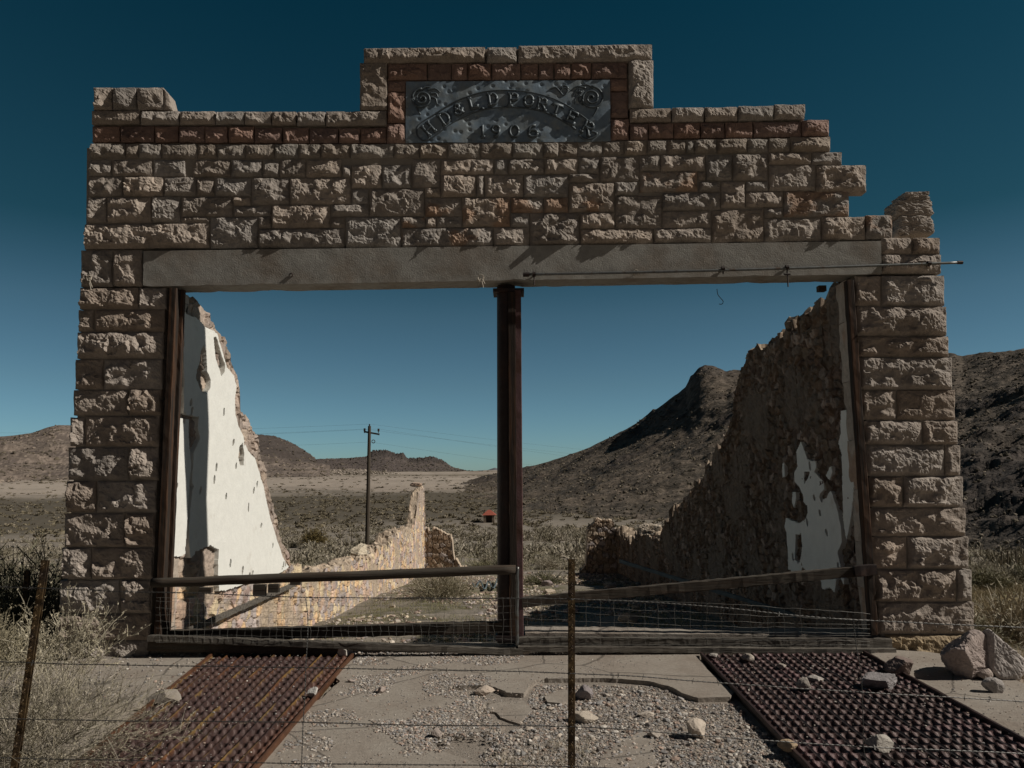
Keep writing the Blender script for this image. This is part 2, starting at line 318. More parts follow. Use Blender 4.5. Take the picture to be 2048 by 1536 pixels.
stones(wall, 'C', [(108, 556, 345, 714), (350, 556, 490, 712), (492, 556, 862, 710), (865, 554, 1208, 708), (1212, 536, 1428, 704), (1430, 530, 1830, 786),
                   (-196, 720, 165, 946), (167, 720, 250, 946), (254, 720, 648, 946), (650, 716, 1110, 948), (1114, 708, 1428, 796), (1116, 798, 1582, 1098, rl), (1584, 788, 1832, 928),
                   (1588, 930, 2067, 1272), (20, 948, 514, 1252, ru), (516, 950, 857, 1106, ru), (859, 950, 1112, 1106, ru), (516, 1108, 712, 1252), (714, 1106, 1226, 1448), (1228, 1104, 1586, 1268),
                   (-600, 1260, 338, 1462, rl), (342, 1254, 712, 1452), (1228, 1272, 1980, 1436)])
stones(wall, 'D', [(-38, 412, 103, 522), (105, 410, 412, 522), (414, 410, 594, 588), (596, 406, 836, 588), (838, 398, 1134, 476), (1135, 390, 1345, 478),
                   (-36, 524, 360, 662, ru), (362, 524, 412, 588), (364, 592, 515, 664), (517, 590, 684, 772), (686, 592, 842, 658), (844, 480, 1164, 657), (1166, 480, 1512, 667),
                   (115, 668, 516, 790), (117, 792, 450, 908), (455, 784, 810, 1008), (812, 770, 942, 842), (688, 662, 942, 768), (944, 656, 1392, 832, ru), (812, 844, 1200, 1003), (1203, 832, 1503, 990), (1505, 820, 1688, 985, ru),
                   (57, 910, 452, 1010)])
wall.build('ashlar_wall', M['rock'], facade)
# --- red sandstone band
red = MB()
kw = dict(amp=0.036, col=RED, face=0.010)
stones(red, 'A', [(108, 405, 352, 546), (355, 405, 655, 549), (658, 405, 865, 549), (867, 406, 1095, 550), (1097, 408, 1300, 552), (1302, 408, 1530, 552)], **kw)
stones(red, 'B', [(-158, 232, 130, 395), (132, 233, 402, 396), (405, 235, 700, 396), (702, 236, 925, 396), (927, 233, 1195, 396)], **kw)
stones(red, 'C', [(1735, 190, 1930, 366)], **kw)
stones(red, 'D', [(24, 192, 195, 298), (197, 190, 375, 297), (377, 188, 545, 296), (547, 186, 735, 294), (737, 183, 1066, 290), (1070, 170, 1256, 284, {'face': 0.0})], **kw)
kw['face'] = 0.012
stones(red, 'G', [(218, 158, 486, 272), (488, 158, 647, 272), (649, 158, 756, 272), (758, 158, 916, 272), (918, 158, 1112, 270), (1114, 158, 1229, 268), (1231, 156, 1336, 268), (1338, 156, 1449, 266), (1451, 154, 1586, 263), (1588, 151, 1830, 261),
                  (218, 276, 342, 348), (216, 350, 342, 560), (212, 562, 340, 697), (1702, 263, 1830, 345), (1706, 347, 1836, 526), (1712, 528, 1842, 676)], **kw)
red.build('red_sandstone_band', M['rock'], facade)
# --- projecting coping
cop = MB(); kw = dict(amp=0.038, col=BEIGE, face=-0.010, depth=0.135)
stones(cop, 'A', [(118, 66, 284, 265), (286, 66, 498, 265), (500, 66, 735, 265), (103, 268, 530, 390), (532, 274, 872, 392), (874, 275, 1186, 392), (1188, 277, 1440, 392), (1442, 277, 1680, 392)], **kw)
stones(cop, 'B', [(15, 68, 270, 206), (273, 68, 567, 208), (572, 64, 1195, 212)], **kw)
stones(cop, 'D', [(-104, 92, 178, 184), (182, 86, 405, 182), (407, 82, 632, 178), (634, 74, 880, 174), (882, 64, 1094, 166)], **kw)
stones(cop, 'G', [(58, 52, 876, 152), (884, 48, 1087, 152), (1094, 35, 1996, 146), (32, 154, 216, 472, {'slope': 0.0}), (1836, 134, 2004, 460, {'slope': 0.0})], **kw)
_sid[0] += 1; stone(cop, [(327, 177), (337, 186), (345, 221), (327, 221)], sid=_sid[0], amp=0.02, face=-0.012, depth=0.16)
cop.build('coping', M['rock'], facade)
# --- piers
def pier(cr, rects):
    p = MB(); stones(p, cr, rects, amp=0.045, slope=0.0, depth=0.29, col=BEIGE * [1.0, .97, .95]); return p.build('pier', M['rock'], facade)
pier('E', [(98, 20, 217, 158), (219, 20, 328, 156), (93, 160, 313, 241), (316, 160, 419, 241), (88, 243, 146, 325), (148, 243, 412, 325), (83, 327, 409, 426), (76, 428, 182, 541), (184, 428, 403, 541), (69, 543, 276, 639), (279, 540, 399, 639),
           (58, 645, 112, 754), (114, 641, 392, 755), (50, 758, 278, 881), (281, 757, 389, 881), (43, 884, 156, 1002), (158, 884, 382, 1002), (36, 1005, 262, 1132), (265, 1005, 376, 1132), (26, 1134, 136, 1252), (138, 1134, 369, 1252),
           (18, 1255, 243, 1380), (246, 1254, 361, 1378), (13, 1382, 357, 1480), (8, 1482, 352, 1560)])
pier('F', [(150, 10, 262, 70), (264, 10, 366, 70), (148, 72, 370, 140), (53, 150, 148, 259), (151, 148, 382, 259), (60, 262, 390, 369), (64, 371, 397, 446), (68, 448, 410, 566), (76, 568, 205, 677), (208, 566, 421, 677),
           (86, 679, 299, 767), (302, 678, 430, 767), (93, 769, 380, 882), (383, 768, 440, 882), (103, 884, 228, 996), (231, 883, 450, 995), (108, 998, 460, 1102), (116, 1104, 243, 1221), (246, 1103, 470, 1220), (128, 1223, 425, 1341), (428, 1222, 482, 1341),
           (138, 1343, 491, 1459), (165, 1461, 493, 1560, {'col': BEIGE * [1.15, 1.05, .8]})])
# --- mortar core behind the stones (hearting of the wall), 2 cm back
core = MB()
def slabpx(mb, pts, y0, y1):
    """extrude a photo outline lying on plane y0 back to y1"""
    a = np.array([at(*p, Y=y0) for p in pts]); b = a.copy(); b[:, 1] = y1; n = len(a)
    F = np.stack([np.arange(n), (np.arange(n) + 1) % n, (np.arange(n) + 1) % n + n, np.arange(n) + n], -1)
    V = np.concatenate([a, b])
    if n == 4: mb.add(V, [F, np.array([[3, 2, 1, 0], [4, 5, 6, 7]])])
    else:
        mb.add(V, [F])
for q in ([(190, 226), (808, 226), (808, 296), (188, 298)], [(1224, 222), (1598, 216), (1598, 244), (1224, 250)], [(1224, 250), (1646, 244), (1648, 274), (1224, 290)], [(736, 100), (1296, 96), (1296, 286), (736, 290)]): slabpx(core, q, 0.045, 0.12)
for q in ([(174, 296), (1650, 276), (1680, 482), (172, 496)],
          [(172, 500), (285, 500), (286, 566), (170, 576)], [(170, 580), (332, 580), (300, 1288), (128, 1284)], [(1764, 480), (1878, 480), (1880, 548), (1764, 548)], [(1712, 554), (1880, 552), (1936, 1290), (1764, 1292)]):
    slabpx(core, q, 0.007, 0.13 if q[0][1] < 545 and q[0][0] < 1700 and q[0][1] < 498 else 0.30)
core.build('mortar_core', M['mortar'], facade)
# --- lintel
def roughslab(name, q, y0, y1, m, parent, nu=160, nv=24, amp=0.004, chip=0.012):
    tl, tr, br, bl = [at(*p, Y=y0) for p in q]
    U, Vv = np.meshgrid(np.linspace(0, 1, nu), np.linspace(0, 1, nv), indexing='ij')
    P = (tl * ((1 - U) * (1 - Vv))[..., None] + tr * (U * (1 - Vv))[..., None] + br * (U * Vv)[..., None] + bl * ((1 - U) * Vv)[..., None])
    P[..., 1] += (fbm(P[..., 0] * 5, P[..., 2] * 5, 0, 4, 3) - .5) * amp * 2
    P[:, -1, 2] += np.maximum(0, fbm(P[:, -1, 0] * 6, 0, 0, 4, 8) - .55) * chip * 4
    nb = 8; rows = [P]; n = nv
    for k in range(1, nb + 1):
        B = P[:, -1:].copy(); B[..., 1] = y0 + (y1 - y0) * k / nb; B[..., 2] += (fbm(B[..., 0] * 7, B[..., 1] * 9, 0, 3, 5) - .5) * 0.012; rows.append(B)
    T = P[:, :1].copy(); T[..., 1] = y1; rows.append(T)
    G = np.concatenate(rows, 1); F = gridf(nu, G.shape[1], 0, True)
    k = G.shape[1]
    V = np.concatenate([G.reshape(-1, 3), G[[0, -1]].mean(1)]); n0 = nu * k; j = np.arange(k)
    e1 = np.stack([np.full(k, n0), j, (j + 1) % k], -1); e2 = np.stack([np.full(k, n0 + 1), (nu - 1) * k + (j + 1) % k, (nu - 1) * k + j], -1)
    return mk(name, V, [F, e1, e2], m, parent, smooth=False)
roughslab('lintel', [(287, 502), (1762, 482), (1764, 548), (286, 573)], -0.040, 0.25, M['lintel'], facade)
# --- jambs: dressed stone returns either side of the opening
def jamb(xa, xb, sgn, z1, seed):
    """inner reveal built from dressed blocks; sgn=+1 faces right"""
    mb = MB(); z = -0.4; k = 0
    hs = [.62, .42, .48, .40, .55, .45, .52, .5, .6]
    while z < z1 - .05:
        h = min(hs[(k + seed) % len(hs)], z1 - z); ny, nz = 16, max(4, int(h / .03))
        Y, Z = np.meshgrid(np.linspace(0.03, 0.315 - 0.02 * (k % 2), ny), np.linspace(z + .003, z + h - .003, nz), indexing='ij')
        t = (Z - 0) / 3.5; X = xa + (xb - xa) * t + sgn * ((fbm(Y * 9, Z * 9, k, 4, 12 + seed) - .5) * 0.03)
        edge = (Y > Y.max() - .01); Y2 = Y + edge * (fbm(Z * 9, k, 0, 3, 9) - .5) * .05
        P = np.stack([X, Y2, Z], -1); c = BEIGE * [1.22, 1.18, 1.12] * (0.85 + .3 * ((k * .618) % 1))
        C = np.broadcast_to(c, P.shape) * (0.85 + .3 * fbm(Y * 12, Z * 12, k, 3, 6))[..., None]
        kk = sstep(.62, .7, fbm(Y * 5, Z * 3, k + 9, 3, 44))[..., None] * .5; C = C * (1 - kk) + ORANGE * kk
        mb.add(P.reshape(-1, 3), gridf(ny, nz), C.reshape(-1, 3))
        B = P[-1].copy(); B[:, 0] = X[-1] - sgn * 0.3; Q = np.stack([P[-1], B], 0); mb.add(Q.reshape(-1, 3), gridf(2, nz), np.broadcast_to(c, (2 * nz, 3)))
        z += h; k += 1
    return mb.build('jamb', M['rubble'], facade)
jl0, jl1 = onz(330, 1283, 0)[0], at(352, 578, 0.0)[0]
XJL = at(330, 1250, 0.06)[0]; XJL1 = at(354, 600, 0.06)[0]; XJR = at(1745, 1250, 0.06)[0]; XJR1 = at(1693, 590, 0.06)[0]
print('JAMBS', XJL, XJL1, XJR, XJR1, 'top', at(340, 575, 0), 'base', at(300, 1285, 0), at(1790, 1300, 0), 'lintel', at(1000, 572, 0), at(1000, 495, 0))
jamb(XJL, XJL1, 1, at(350, 576, 0)[2] + .0, 0); jamb(XJR, XJR1, -1, at(1700, 556, 0)[2] + .0, 3)
# --- timber frames in the opening
fb = MB(); fb.beam(at(319, 1276, -0.02), at(350, 578, -0.02), 0.07, 0.09, up=(0, 1, 0), seg=40, wob=.003, seed=1); fb.build('door_frame', M['woodv'], facade)
fb = MB(); fb.beam(at(326, 1276, 0.0) + [.02, .045, 0], at(357, 578, 0.0) + [.02, .045, 0], 0.05, 0.05, up=(0, 1, 0), seg=40, wob=.002, seed=4); fb.build('door_frame', M['woodv'], facade)
fb = MB(); fb.beam(at(1746, 1268, -0.02), at(1697, 562, -0.02), 0.07, 0.09, up=(0, 1, 0), seg=40, wob=.003, seed=2); fb.build('door_frame', M['woodv'], facade)
# --- centre column: cast iron shaft with a painted flange on its right
cb = MB(); a = at(1014, 1285, 0.13); b = at(1012, 573, 0.13); pts = np.linspace(a, b, 30)
cb.tube(pts, 0.095, 20); cb.build('column', M['iron'], facade, smooth=True)
cb = MB(); cb.beam(at(1027, 1275, 0.02), at(1023.5, 584, 0.02), 0.014, 0.075, up=(1, 0, 0), seg=30, wob=.001, seed=4); cb.build('column_face', M['woodv'], facade)
cb = MB(); cb.beam(at(1040, 1275, 0.09), at(1035.5, 584, 0.09), 0.068, 0.14, up=(0, 1, 0), seg=20, wob=.001); cb.build('column_flange', M['purple'], facade)
cb = MB(); p = at(1017, 580, 0.02); cb.box(p + [-.16, 0, -.015], p + [.16, .26, .02]); cb.build('column_plate', M['iron'], facade)
cb = MB(); p = at(1022, 1283, 0.0); cb.box([p[0] - .15, 0.0, p[2] + .0], [p[0] + .16, .28, p[2] + .05]); cb.build('column_plate', M['iron'], facade)
# --- rubble chunk standing behind the right end
def boulder(mb, c, r, seed, n=24, flat=1.0, col=None, rough=0.22, cut=8, fine=0):
    th, ph = np.meshgrid(np.linspace(0, np.pi, n), np.linspace(0, 2 * np.pi, 2 * n, endpoint=False), indexing='ij')
    D = np.stack([np.sin(th) * np.cos(ph), np.sin(th) * np.sin(ph), np.cos(th)], -1)
    rs = np.random.RandomState(seed); s = np.ones(D.shape[:2]) * 1.25
    for k in range(cut):
        nn = rs.normal(size=3); nn /= np.linalg.norm(nn); dd = rs.uniform(.62, .95); dt = D @ nn
        s = np.minimum(s, np.where(dt > 1e-3, dd / np.maximum(dt, 1e-3), 9))
    s = s * (1 + (fbm(D[..., 0] * 3 + seed, D[..., 1] * 3, D[..., 2] * 3, 4, seed) - .5) * rough + (fbm(D[..., 0] * 12 + seed, D[..., 1] * 12, D[..., 2] * 12, 3, seed + 1, ridged=True) - .5) * rough * .3)
    if fine: s = s * (1 + (fbm(D[..., 0] * 9 + seed, D[..., 1] * 9, D[..., 2] * 9, 5, seed + 2, .65, ridged=True) - .5) * rough * .5)
    P = np.asarray(c) + D * s[..., None] * np.asarray(r); mb.add(P.reshape(-1, 3), gridf(n, 2 * n, 0, True), col)
ch = MB()
for (x, y, rx, rz, sd) in [(1821, 458, 33, 20, 5), (1816, 424, 37, 18, 2), (1820, 402, 25, 10, 3), (1792, 474, 12, 8, 4)]:
    th, ph = np.meshgrid(np.linspace(0.01, np.pi - .01, 40), np.linspace(0, 2 * np.pi, 80, endpoint=False), indexing='ij'); D = np.stack([np.sin(th) * np.cos(ph), np.sin(th) * np.sin(ph), np.cos(th)], -1)
    q = 1 / (np.abs(D) ** 7).sum(-1) ** (1 / 7); q = q * (1 + (fbm(D[..., 0] * 2 + sd, D[..., 1] * 2, D[..., 2] * 2, 4, sd) - .5) * .30 + (fbm(D[..., 0] * 8 + sd, D[..., 1] * 8, D[..., 2] * 8, 4, sd, .6, ridged=True) - .5) * .14)
    Pq = at(x, y, 0.42) + D * q[..., None] * np.array([rx, 30, rz]) / 190.0; ch.add(Pq.reshape(-1, 3), gridf(40, 80, 0, True), np.array([.33, .29, .255]) * (.8 + .4 * fbm(Pq[..., 0] * 12, Pq[..., 2] * 12, 0, 4, 3)).reshape(-1, 1))
ch.build('rubble_corner', M['rubble'], facade)
# --- pressed metal name panel
pn = [at(*p, Y=-0.008) for p in [(812, 163), (1220, 160), (1221, 283), (811, 286)]]
NU, NV = 230, 80
U, Vv = np.meshgrid(np.linspace(0, 1, NU), np.linspace(0, 1, NV), indexing='ij')
P = pn[0] * ((1 - U) * (1 - Vv))[..., None] + pn[1] * (U * (1 - Vv))[..., None] + pn[2] * (U * Vv)[..., None] + pn[3] * ((1 - U) * Vv)[..., None]
f1, f2, idn, du, dv = voro(P[..., 0] / .085, P[..., 2] / .085, 5)
dent = 0.010 * np.maximum(0, 1 - f1 / .30) ** 1.0 * (idn > .45)
P[..., 1] += dent + (fbm(P[..., 0] * 3, P[..., 2] * 3, 0, 3, 8) - .5) * .03
panel = mk('name_panel', P.reshape(-1, 3), gridf(NU, NV), M['tin'], facade, smooth=True)
GS = lambda x, y: (710 + x / 3.357, 80 + y / 3.357)
def gpt(x, y, Y=0.03): return at(*GS(x, y), Y=Y - .046)
# letters as pressed strokes: unit box x 0..1, y 0(bottom)..1(top)
def arcp(cx, cy, rx, ry, a0, a1, n=14): return [(cx + rx * math.cos(R(a0 + (a1 - a0) * i / n)), cy + ry * math.sin(R(a0 + (a1 - a0) * i / n))) for i in range(n + 1)]
SER = lambda x, y, w_=.16: [(x - w_, y), (x + w_, y)]
GLY = {
 'H': [[(.2, 0), (.2, 1)], [(.8, 0), (.8, 1)], [(.2, .5), (.8, .5)], SER(.2, 0), SER(.2, 1), SER(.8, 0), SER(.8, 1)],
 'D': [[(.2, 0), (.2, 1)], SER(.17, 0), SER(.17, 1), [(.2, 1), (.45, 1)] + arcp(.45, .5, .4, .5, 90, -90) + [(.2, 0)]],
 '&': [arcp(.45, .75, .2, .22, -60, 270, 16) + [(.85, 0)], [(.45, .53)] + arcp(.38, .27, .3, .27, 100, 320, 14) + [(.9, .5)]],
 'L': [[(.25, 0), (.25, 1)], SER(.25, 1, .2), [(.1, 0), (.85, 0), (.9, .22)]],
 'P': [[(.25, 0), (.25, 1)], SER(.25, 0, .2), SER(.2, 1), [(.25, 1), (.5, 1)] + arcp(.5, .74, .35, .26, 90, -90) + [(.25, .48)]],
 'O': [arcp(.5, .5, .4, .5, 0, 360, 22)],
 'R': [[(.2, 0), (.2, 1)], SER(.2, 0), SER(.17, 1), [(.2, 1), (.5, 1)] + arcp(.5, .75, .33, .25, 90, -90) + [(.2, .5)], [(.5, .5), (.72, .2), (.85, 0), (1.0, .06)]],
 'T': [[(.5, 0), (.5, 1)], SER(.5, 0, .2), [(.05, .78), (.08, 1), (.92, 1), (.95, .78)]],
 'E': [[(.2, 0), (.2, 1)], [(.08, 1), (.82, 1), (.85, .78)], [(.2, .52), (.62, .52)], [(.62, .42), (.62, .62)], [(.08, 0), (.85, 0), (.9, .24)]],
 '.': [[(.4, .02), (.5, .1), (.6, .02), (.5, 0)]],
 '1': [[(.3, .82), (.5, 1), (.5, 0)], SER(.5, 0, .2)],
 '9': [arcp(.5, .7, .32, .3, 0, 360, 18), [(.82, .7), (.78, .35), (.6, .08), (.3, .05)]],
 '0': [arcp(.5, .5, .38, .5, 0, 360, 22)],
 '6': [arcp(.5, .30, .38, .30, 0, 360, 20), [(.12, .28), (.12, .55), (.22, .82), (.45, 1.0), (.75, .97)]],
}
def stroke(mb, pts, rad, y=0.03):
    P = np.array(pts); 
    if len(P) == 2: P = np.stack([P[0] + (P[1] - P[0]) * t for t in np.linspace(0, 1, 4)])
    mb.tube(P, rad, 8)
def glyph(mb, ch, cx, cy, hh, ang, wd=1.0, thick=0.017):
    """cx, cy: centre in crop pixels; hh: height in crop pixels"""
    c = gpt(cx, cy, 0.03); s = hh / 3.357 * 7.53 / F_PX
    ca, sa = math.cos(R(ang)), math.sin(R(ang))
    for st in GLY[ch]:
        P = []
        for (u, v) in st:
            lx = (u - .5) * s * wd; lz = (v - .5) * s; P.append(c + np.array([lx * ca - lz * sa, 0, lx * sa + lz * ca]))
        if len(P) == 2: P = [P[0] + (P[1] - P[0]) * t for t in np.linspace(0, 1, 5)]
        mb.tube(P, thick, 8); Q = np.array(P); Q[:, 1] += .016; mb.tube(Q, thick * 1.15, 8)
for ch, cx, cy, hh, ang in [('H', 493, 598, 84, 40), ('D', 600, 527, 84, 32), ('&', 694, 465, 78, 22), ('L', 792, 424, 76, 14), ('.', 852, 430, 80, 8), ('D', 925, 398, 84, 6), ('P', 1062, 402, 90, -2), ('O', 1165, 408, 78, -8), ('R', 1256, 432, 84, -14), ('T', 1352, 470, 84, -21), ('E', 1455, 522, 86, -28), ('R', 1562, 592, 90, -33)]:
    lt = MB(); glyph(lt, ch, cx, cy, hh, ang); lt.build('letter', M['tin2'], facade, smooth=True)
for ch, cx in [('1', 858), ('9', 945), ('0', 1068), ('6', 1195)]:
    nm = MB(); glyph(nm, ch, cx, 612, 84, 0, .95, .015); nm.build('numeral', M['tin2'], facade, smooth=True)
def smooth_px(pts, n=40):
    pts = np.array(pts, float); t = np.linspace(0, len(pts) - 1, n); i = np.clip(t.astype(int), 0, len(pts) - 2); f = t - i
    pm = pts[np.clip(i - 1, 0, None)]; p0 = pts[i]; p1 = pts[i + 1]; p2 = pts[np.clip(i + 2, None, len(pts) - 1)]; f = f[:, None]
    return 0.5 * ((2 * p0) + (-pm + p1) * f + (2 * pm - 5 * p0 + 4 * p1 - p2) * f ** 2 + (-pm + 3 * p0 - 3 * p1 + p2) * f ** 3)
rb = MB()
for L_, th in [([(415, 600), (440, 560), (540, 495), (640, 430), (740, 385), (880, 345), (1040, 338), (1180, 352), (1320, 390), (1450, 455), (1590, 560)], .008), ([(500, 670), (590, 605), (700, 530), (830, 475), (980, 452), (1150, 458), (1290, 490), (1420, 555), (1480, 600)], .010),
               ([(415, 600), (418, 640), (450, 675), (490, 668), (500, 640)], .010), ([(620, 485), (645, 510), (640, 545), (600, 565)], .008), ([(1500, 640), (1545, 665), (1590, 660), (1625, 630), (1590, 615)], .012)]:
    rb.tube([gpt(x, y, .035) for x, y in smooth_px(L_, 60)], th, 7)
rb.build('ribbon_border', M['tin2'], facade, smooth=True)
for (cx, cy, r0, sg) in [(450, 395, 72, 1), (1588, 390, 82, -1)]:
    sb = MB(); P = []
    for i in range(70):
        t = i / 69; a = R(90 + sg * t * 800); r = r0 * (1 - t * .85); P.append(gpt(cx + r * math.cos(a), cy - r * math.sin(a) * 0.95, .03 - .015 * t))
    sb.tube(P, np.linspace(.012, .009, 70), 8); boulder(sb, gpt(cx, cy, .035), (.02, .02, .02), 3, 8)
    for (dx, dy, ex, ey) in [(-.2, -1.0, 1.1, -.9), (.6, -1.0, 1.7, -.6), (1.0, -.6, 1.5, -.1), (1.05, -.2, 1.4, .5), (-.6, 1.0, -.1, 1.5)]:
        p = [(cx + sg * r0 * dx * .8, cy + r0 * dy * .8), (cx + sg * r0 * (dx + ex) * .52, cy + r0 * ((dy + ey) * .5 - .15)), (cx + sg * r0 * ex, cy + r0 * ey)]
        sb.tube([gpt(x, y, .035) for x, y in smooth_px(p, 10)], np.linspace(.014, .005, 10), 7)
    sb.build('scroll', M['tin2'], facade, smooth=True)
sb = MB()
for L_ in [[(1310, 330), (1345, 318), (1375, 345), (1400, 372), (1425, 350), (1430, 320), (1400, 305), (1385, 325)], [(1375, 350), (1400, 325), (1440, 330)], [(1480, 345), (1510, 325), (1500, 360), (1525, 390), (1510, 420)], [(1530, 340), (1500, 400), (1530, 440)]]:
    sb.tube([gpt(x, y, .035) for x, y in smooth_px(L_, 30)], .009, 7)
sb.build('scroll', M['tin2'], facade, smooth=True)
# ------------------------------------------------------------------ things fixed to the front
def hook(px, py, name='bent_hook', label='', L=0.035):
    mb = MB(); c = at(px, py, 0.0); P = [c + [0, 0.02, 0.0], c + [0, -L, 0]] + [c + [0.018 * math.sin(a), -L - .0, 0.018 - 0.018 * math.cos(a)] for a in np.linspace(0, 5.3, 10)]
    mb.tube(P, .0055, 6); return mb
o = hook(585, 556, L=.05).build('eye_bolt', M['iron'], origin=at(585, 556, 0)); tag(o, 'small rusty eye bolt alone in the left half of the cement lintel', 'eye bolt')
t = thing('awning_pipe', at(1060, 548, -0.08), 'long thin metal awning pipe on brackets along the right half of the lintel', 'pipe')
pb = MB(); A_ = at(1058, 549, -0.07); B_ = at(1922, 525, -0.07); pb.tube(np.linspace(A_, B_, 40) + np.stack([np.zeros(40), np.zeros(40), -.012 * np.sin(np.linspace(0, 3.14, 40))], -1), .013, 10); pb.build('tube', M['galv'], t, smooth=True)
pb = MB(); pb.tube([at(1915, 525, -.07), at(1925, 525, -.07)], .018, 10); pb.build('end_fitting', M['iron'], t); pb = MB(); pb.tube([at(1046, 549.5, -.07), at(1058, 549, -.07)], .022, 10); pb.build('end_fitting', M['iron'], t)
for px, py, ln in [(1068, 549, .11), (1446, 538, .05), (1574, 535, .20), (1858, 527, 0.03)]:
    q = MB(); c = at(px, py, -.07); q.tube([c + [-.016, 0, .002], c + [.016, 0, .002]], .024, 10); q.tube([c + [0, 0, 0], c + [0, .09, -.01]], .009, 6)
    q.tube([c, c + [0, 0, -ln]], .007, 6)
    if ln > .15: q.tube([c + [-.03, 0, -.07], c + [.03, 0, -.07]], .01, 6)
    q.build('bracket', M['iron'], t)
def ropeknot(px, py, s, label, hang):
    mb = MB(); c = at(px, py, -.06); rs = np.random.RandomState(px)
    for k in range(5):
        a0 = rs.uniform(0, 6); P = [c + np.array([s * .35 * math.cos(a0 + a) * rs.uniform(.6, 1.1), rs.uniform(-.01, .01), s * .35 * math.sin(a0 + a) + .0]) for a in np.linspace(0, 4, 9)]
        mb.tube(P, .004, 5)
    for dx, dz in hang: mb.tube([c + [0, 0, 0], c + [dx * .5, -.01, dz * .5 + .01], c + [dx, 0, dz]], .0042, 5)
    mb.tube([c, c + [0, .07, 0]], .006, 5)
    tag(mb.build('rope_scrap', M['rope'], origin=c), label, 'rope')
ropeknot(961, 556, .10, 'frayed pale rope scrap hanging from the lintel left of the centre column', [(.03, -.10), (-.02, -.07), (.045, -.06)])
ropeknot(1272, 545, .08, 'small pale rope scrap wound round the pipe above the right opening', [(.03, -.03)])
ropeknot(178, 556, .08, 'white string dangling from the top stone of the left pier', [(.04, -.10), (.03, -.13)])
mb = MB(); mb.tube([at(*p, Y=.32) for p in smooth_px([(1434, 578), (1436, 590), (1446, 602), (1444, 608), (1438, 608)], 14)], .004, 5); tag(mb.build('hanging_wire', M['wire'], origin=at(1434, 578, .32)), 'thin curled wire hanging under the lintel against the sky', 'wire')
mb = MB(); p = at(1644, 577, .33); mb.box(p + [-.04, -.02, -.03], p + [.04, .05, .03]); tag(mb.build('wood_block', M['wood'], origin=p), 'small dark block stuck under the lintel near the right corner', 'block')
# cables drooping along the lintel
mb = MB(); P = [at(*p, Y=-.02) for p in smooth_px([(832, 506), (800, 536), (765, 560)], 12)]; mb.tube(P, .002, 4); mb.tube([at(832, 505, -.0), at(832, 510, -.05), at(833, 516, -.03)], .005, 5)
tag(mb.build('thin_wire', M['wire'], origin=at(832, 506, 0)), 'hair-thin dark wire trailing down-left across the lintel', 'wire')
# ================================================================== GROUND
def zbase(x, y):
    D = np.hypot(x, y + 7.5)
    pts = [(0, -.06), (7.6, -.06), (9.5, -.42), (12, -.65), (16, -1.0), (20, -1.3), (28, -1.85), (40, -2.6), (55, -3.4), (80, -4.4), (110, -5.0), (160, -5.3), (250, -4.6), (400, -1.5), (700, 2.2), (1200, 6), (2000, 9), (6000, 18), (30000, 20)]
    z = np.interp(np.log(D + 1), np.log(np.array([p[0] for p in pts]) + 1), [p[1] for p in pts])
    n = fbm(x / 9.0, y / 9.0, 0, 4, 91) - .5; n2 = fbm(x / 1.2, y / 1.2, 0, 3, 92) - .5; n3 = fbm(x / 120, y / 120, 0, 4, 93) - .5
    return z + n * np.interp(D, [9, 40, 200], [0, .5, 1.2]) + n2 * np.interp(D, [8, 12, 60], [.01, .10, .12]) + n3 * np.interp(D, [100, 1000, 5000], [0, 8, 40]) + 0.25 * np.exp(-((x - 4.6) / 1.0) ** 2 - ((y - 5) / 4) ** 2) * 0
ang_f = np.linspace(R(-48), R(48), 520); ang = np.concatenate([ang_f, np.linspace(R(48), R(312), 60)[1:-1]])
rad = np.concatenate([[0.4, 1.2], np.geomspace(2.0, 12, 110), np.geomspace(12, 120, 190)[1:], np.geomspace(120, 22000, 150)[1:]])
A2, R2 = np.meshgrid(ang, rad, indexing='ij'); X = R2 * np.sin(A2); Y = -7.5 + R2 * np.cos(A2); Z = zbase(X, Y)
D = R2
tan_ = np.array([.34, .285, .235]); pale = np.array([.42, .36, .30]); brush = np.array([.092, .076, .052]); moss = np.array([.16, .145, .09]); straw = np.array([.30, .235, .13]); dust = np.array([.30, .26, .215])
n1 = fbm(X / 3, Y / 3, 0, 4, 101); n2 = fbm(X / 40, Y / 14, 0, 4, 102); n3 = fbm(X / .35, Y / .35, 0, 4, 103); n4 = fbm(X / 260, Y / 120, 0, 4, 104)
C = np.broadcast_to(dust, X.shape + (3,)).copy()
def mixc(C, c, k): k = np.clip(k, 0, 1)[..., None]; return C * (1 - k) + c * k
C = mixc(C, a_(.17, .145, .12) if 'a_' in globals() else np.array([.17, .145, .12]), sstep(-6.6, -7.6, Y)); inside = sstep(7.9, 8.6, D) * sstep(-7.0, -5.0, Y)  # unseen ground behind the camera darkened to cut bounce light onto the facade
C = mixc(C, dust * .8, inside); C = mixc(C, moss, inside * sstep(.42, .60, n1) * sstep(.35, .6, n3) * (D < 60))
C = mixc(C, straw, sstep(3.9, 4.6, X) * sstep(7.0, 9, D) * (D < 40) * sstep(.3, .6, n1))
C = mixc(C, moss * 1.1, sstep(4.5, 6, X) * sstep(13, 20, D) * (D < 45) * sstep(.4, .6, n3))
C = mixc(C, brush * .95, sstep(92, 135, D * (1 + .25 * (n2 - .5))) * (1 - sstep(240, 300, D * (1 + .5 * (n2 - .5)))) * (0.75 + .25 * n3))
k = sstep(265, 320, D * (1 + .5 * (n2 - .5))); C = mixc(C, tan_, k); C = mixc(C, pale, k * sstep(.5, .72, n4)); C = mixc(C, brush * 1.6, k * sstep(.5, .6, fbm(X / 500, Y / 130, 3, 4, 66)) * .6)
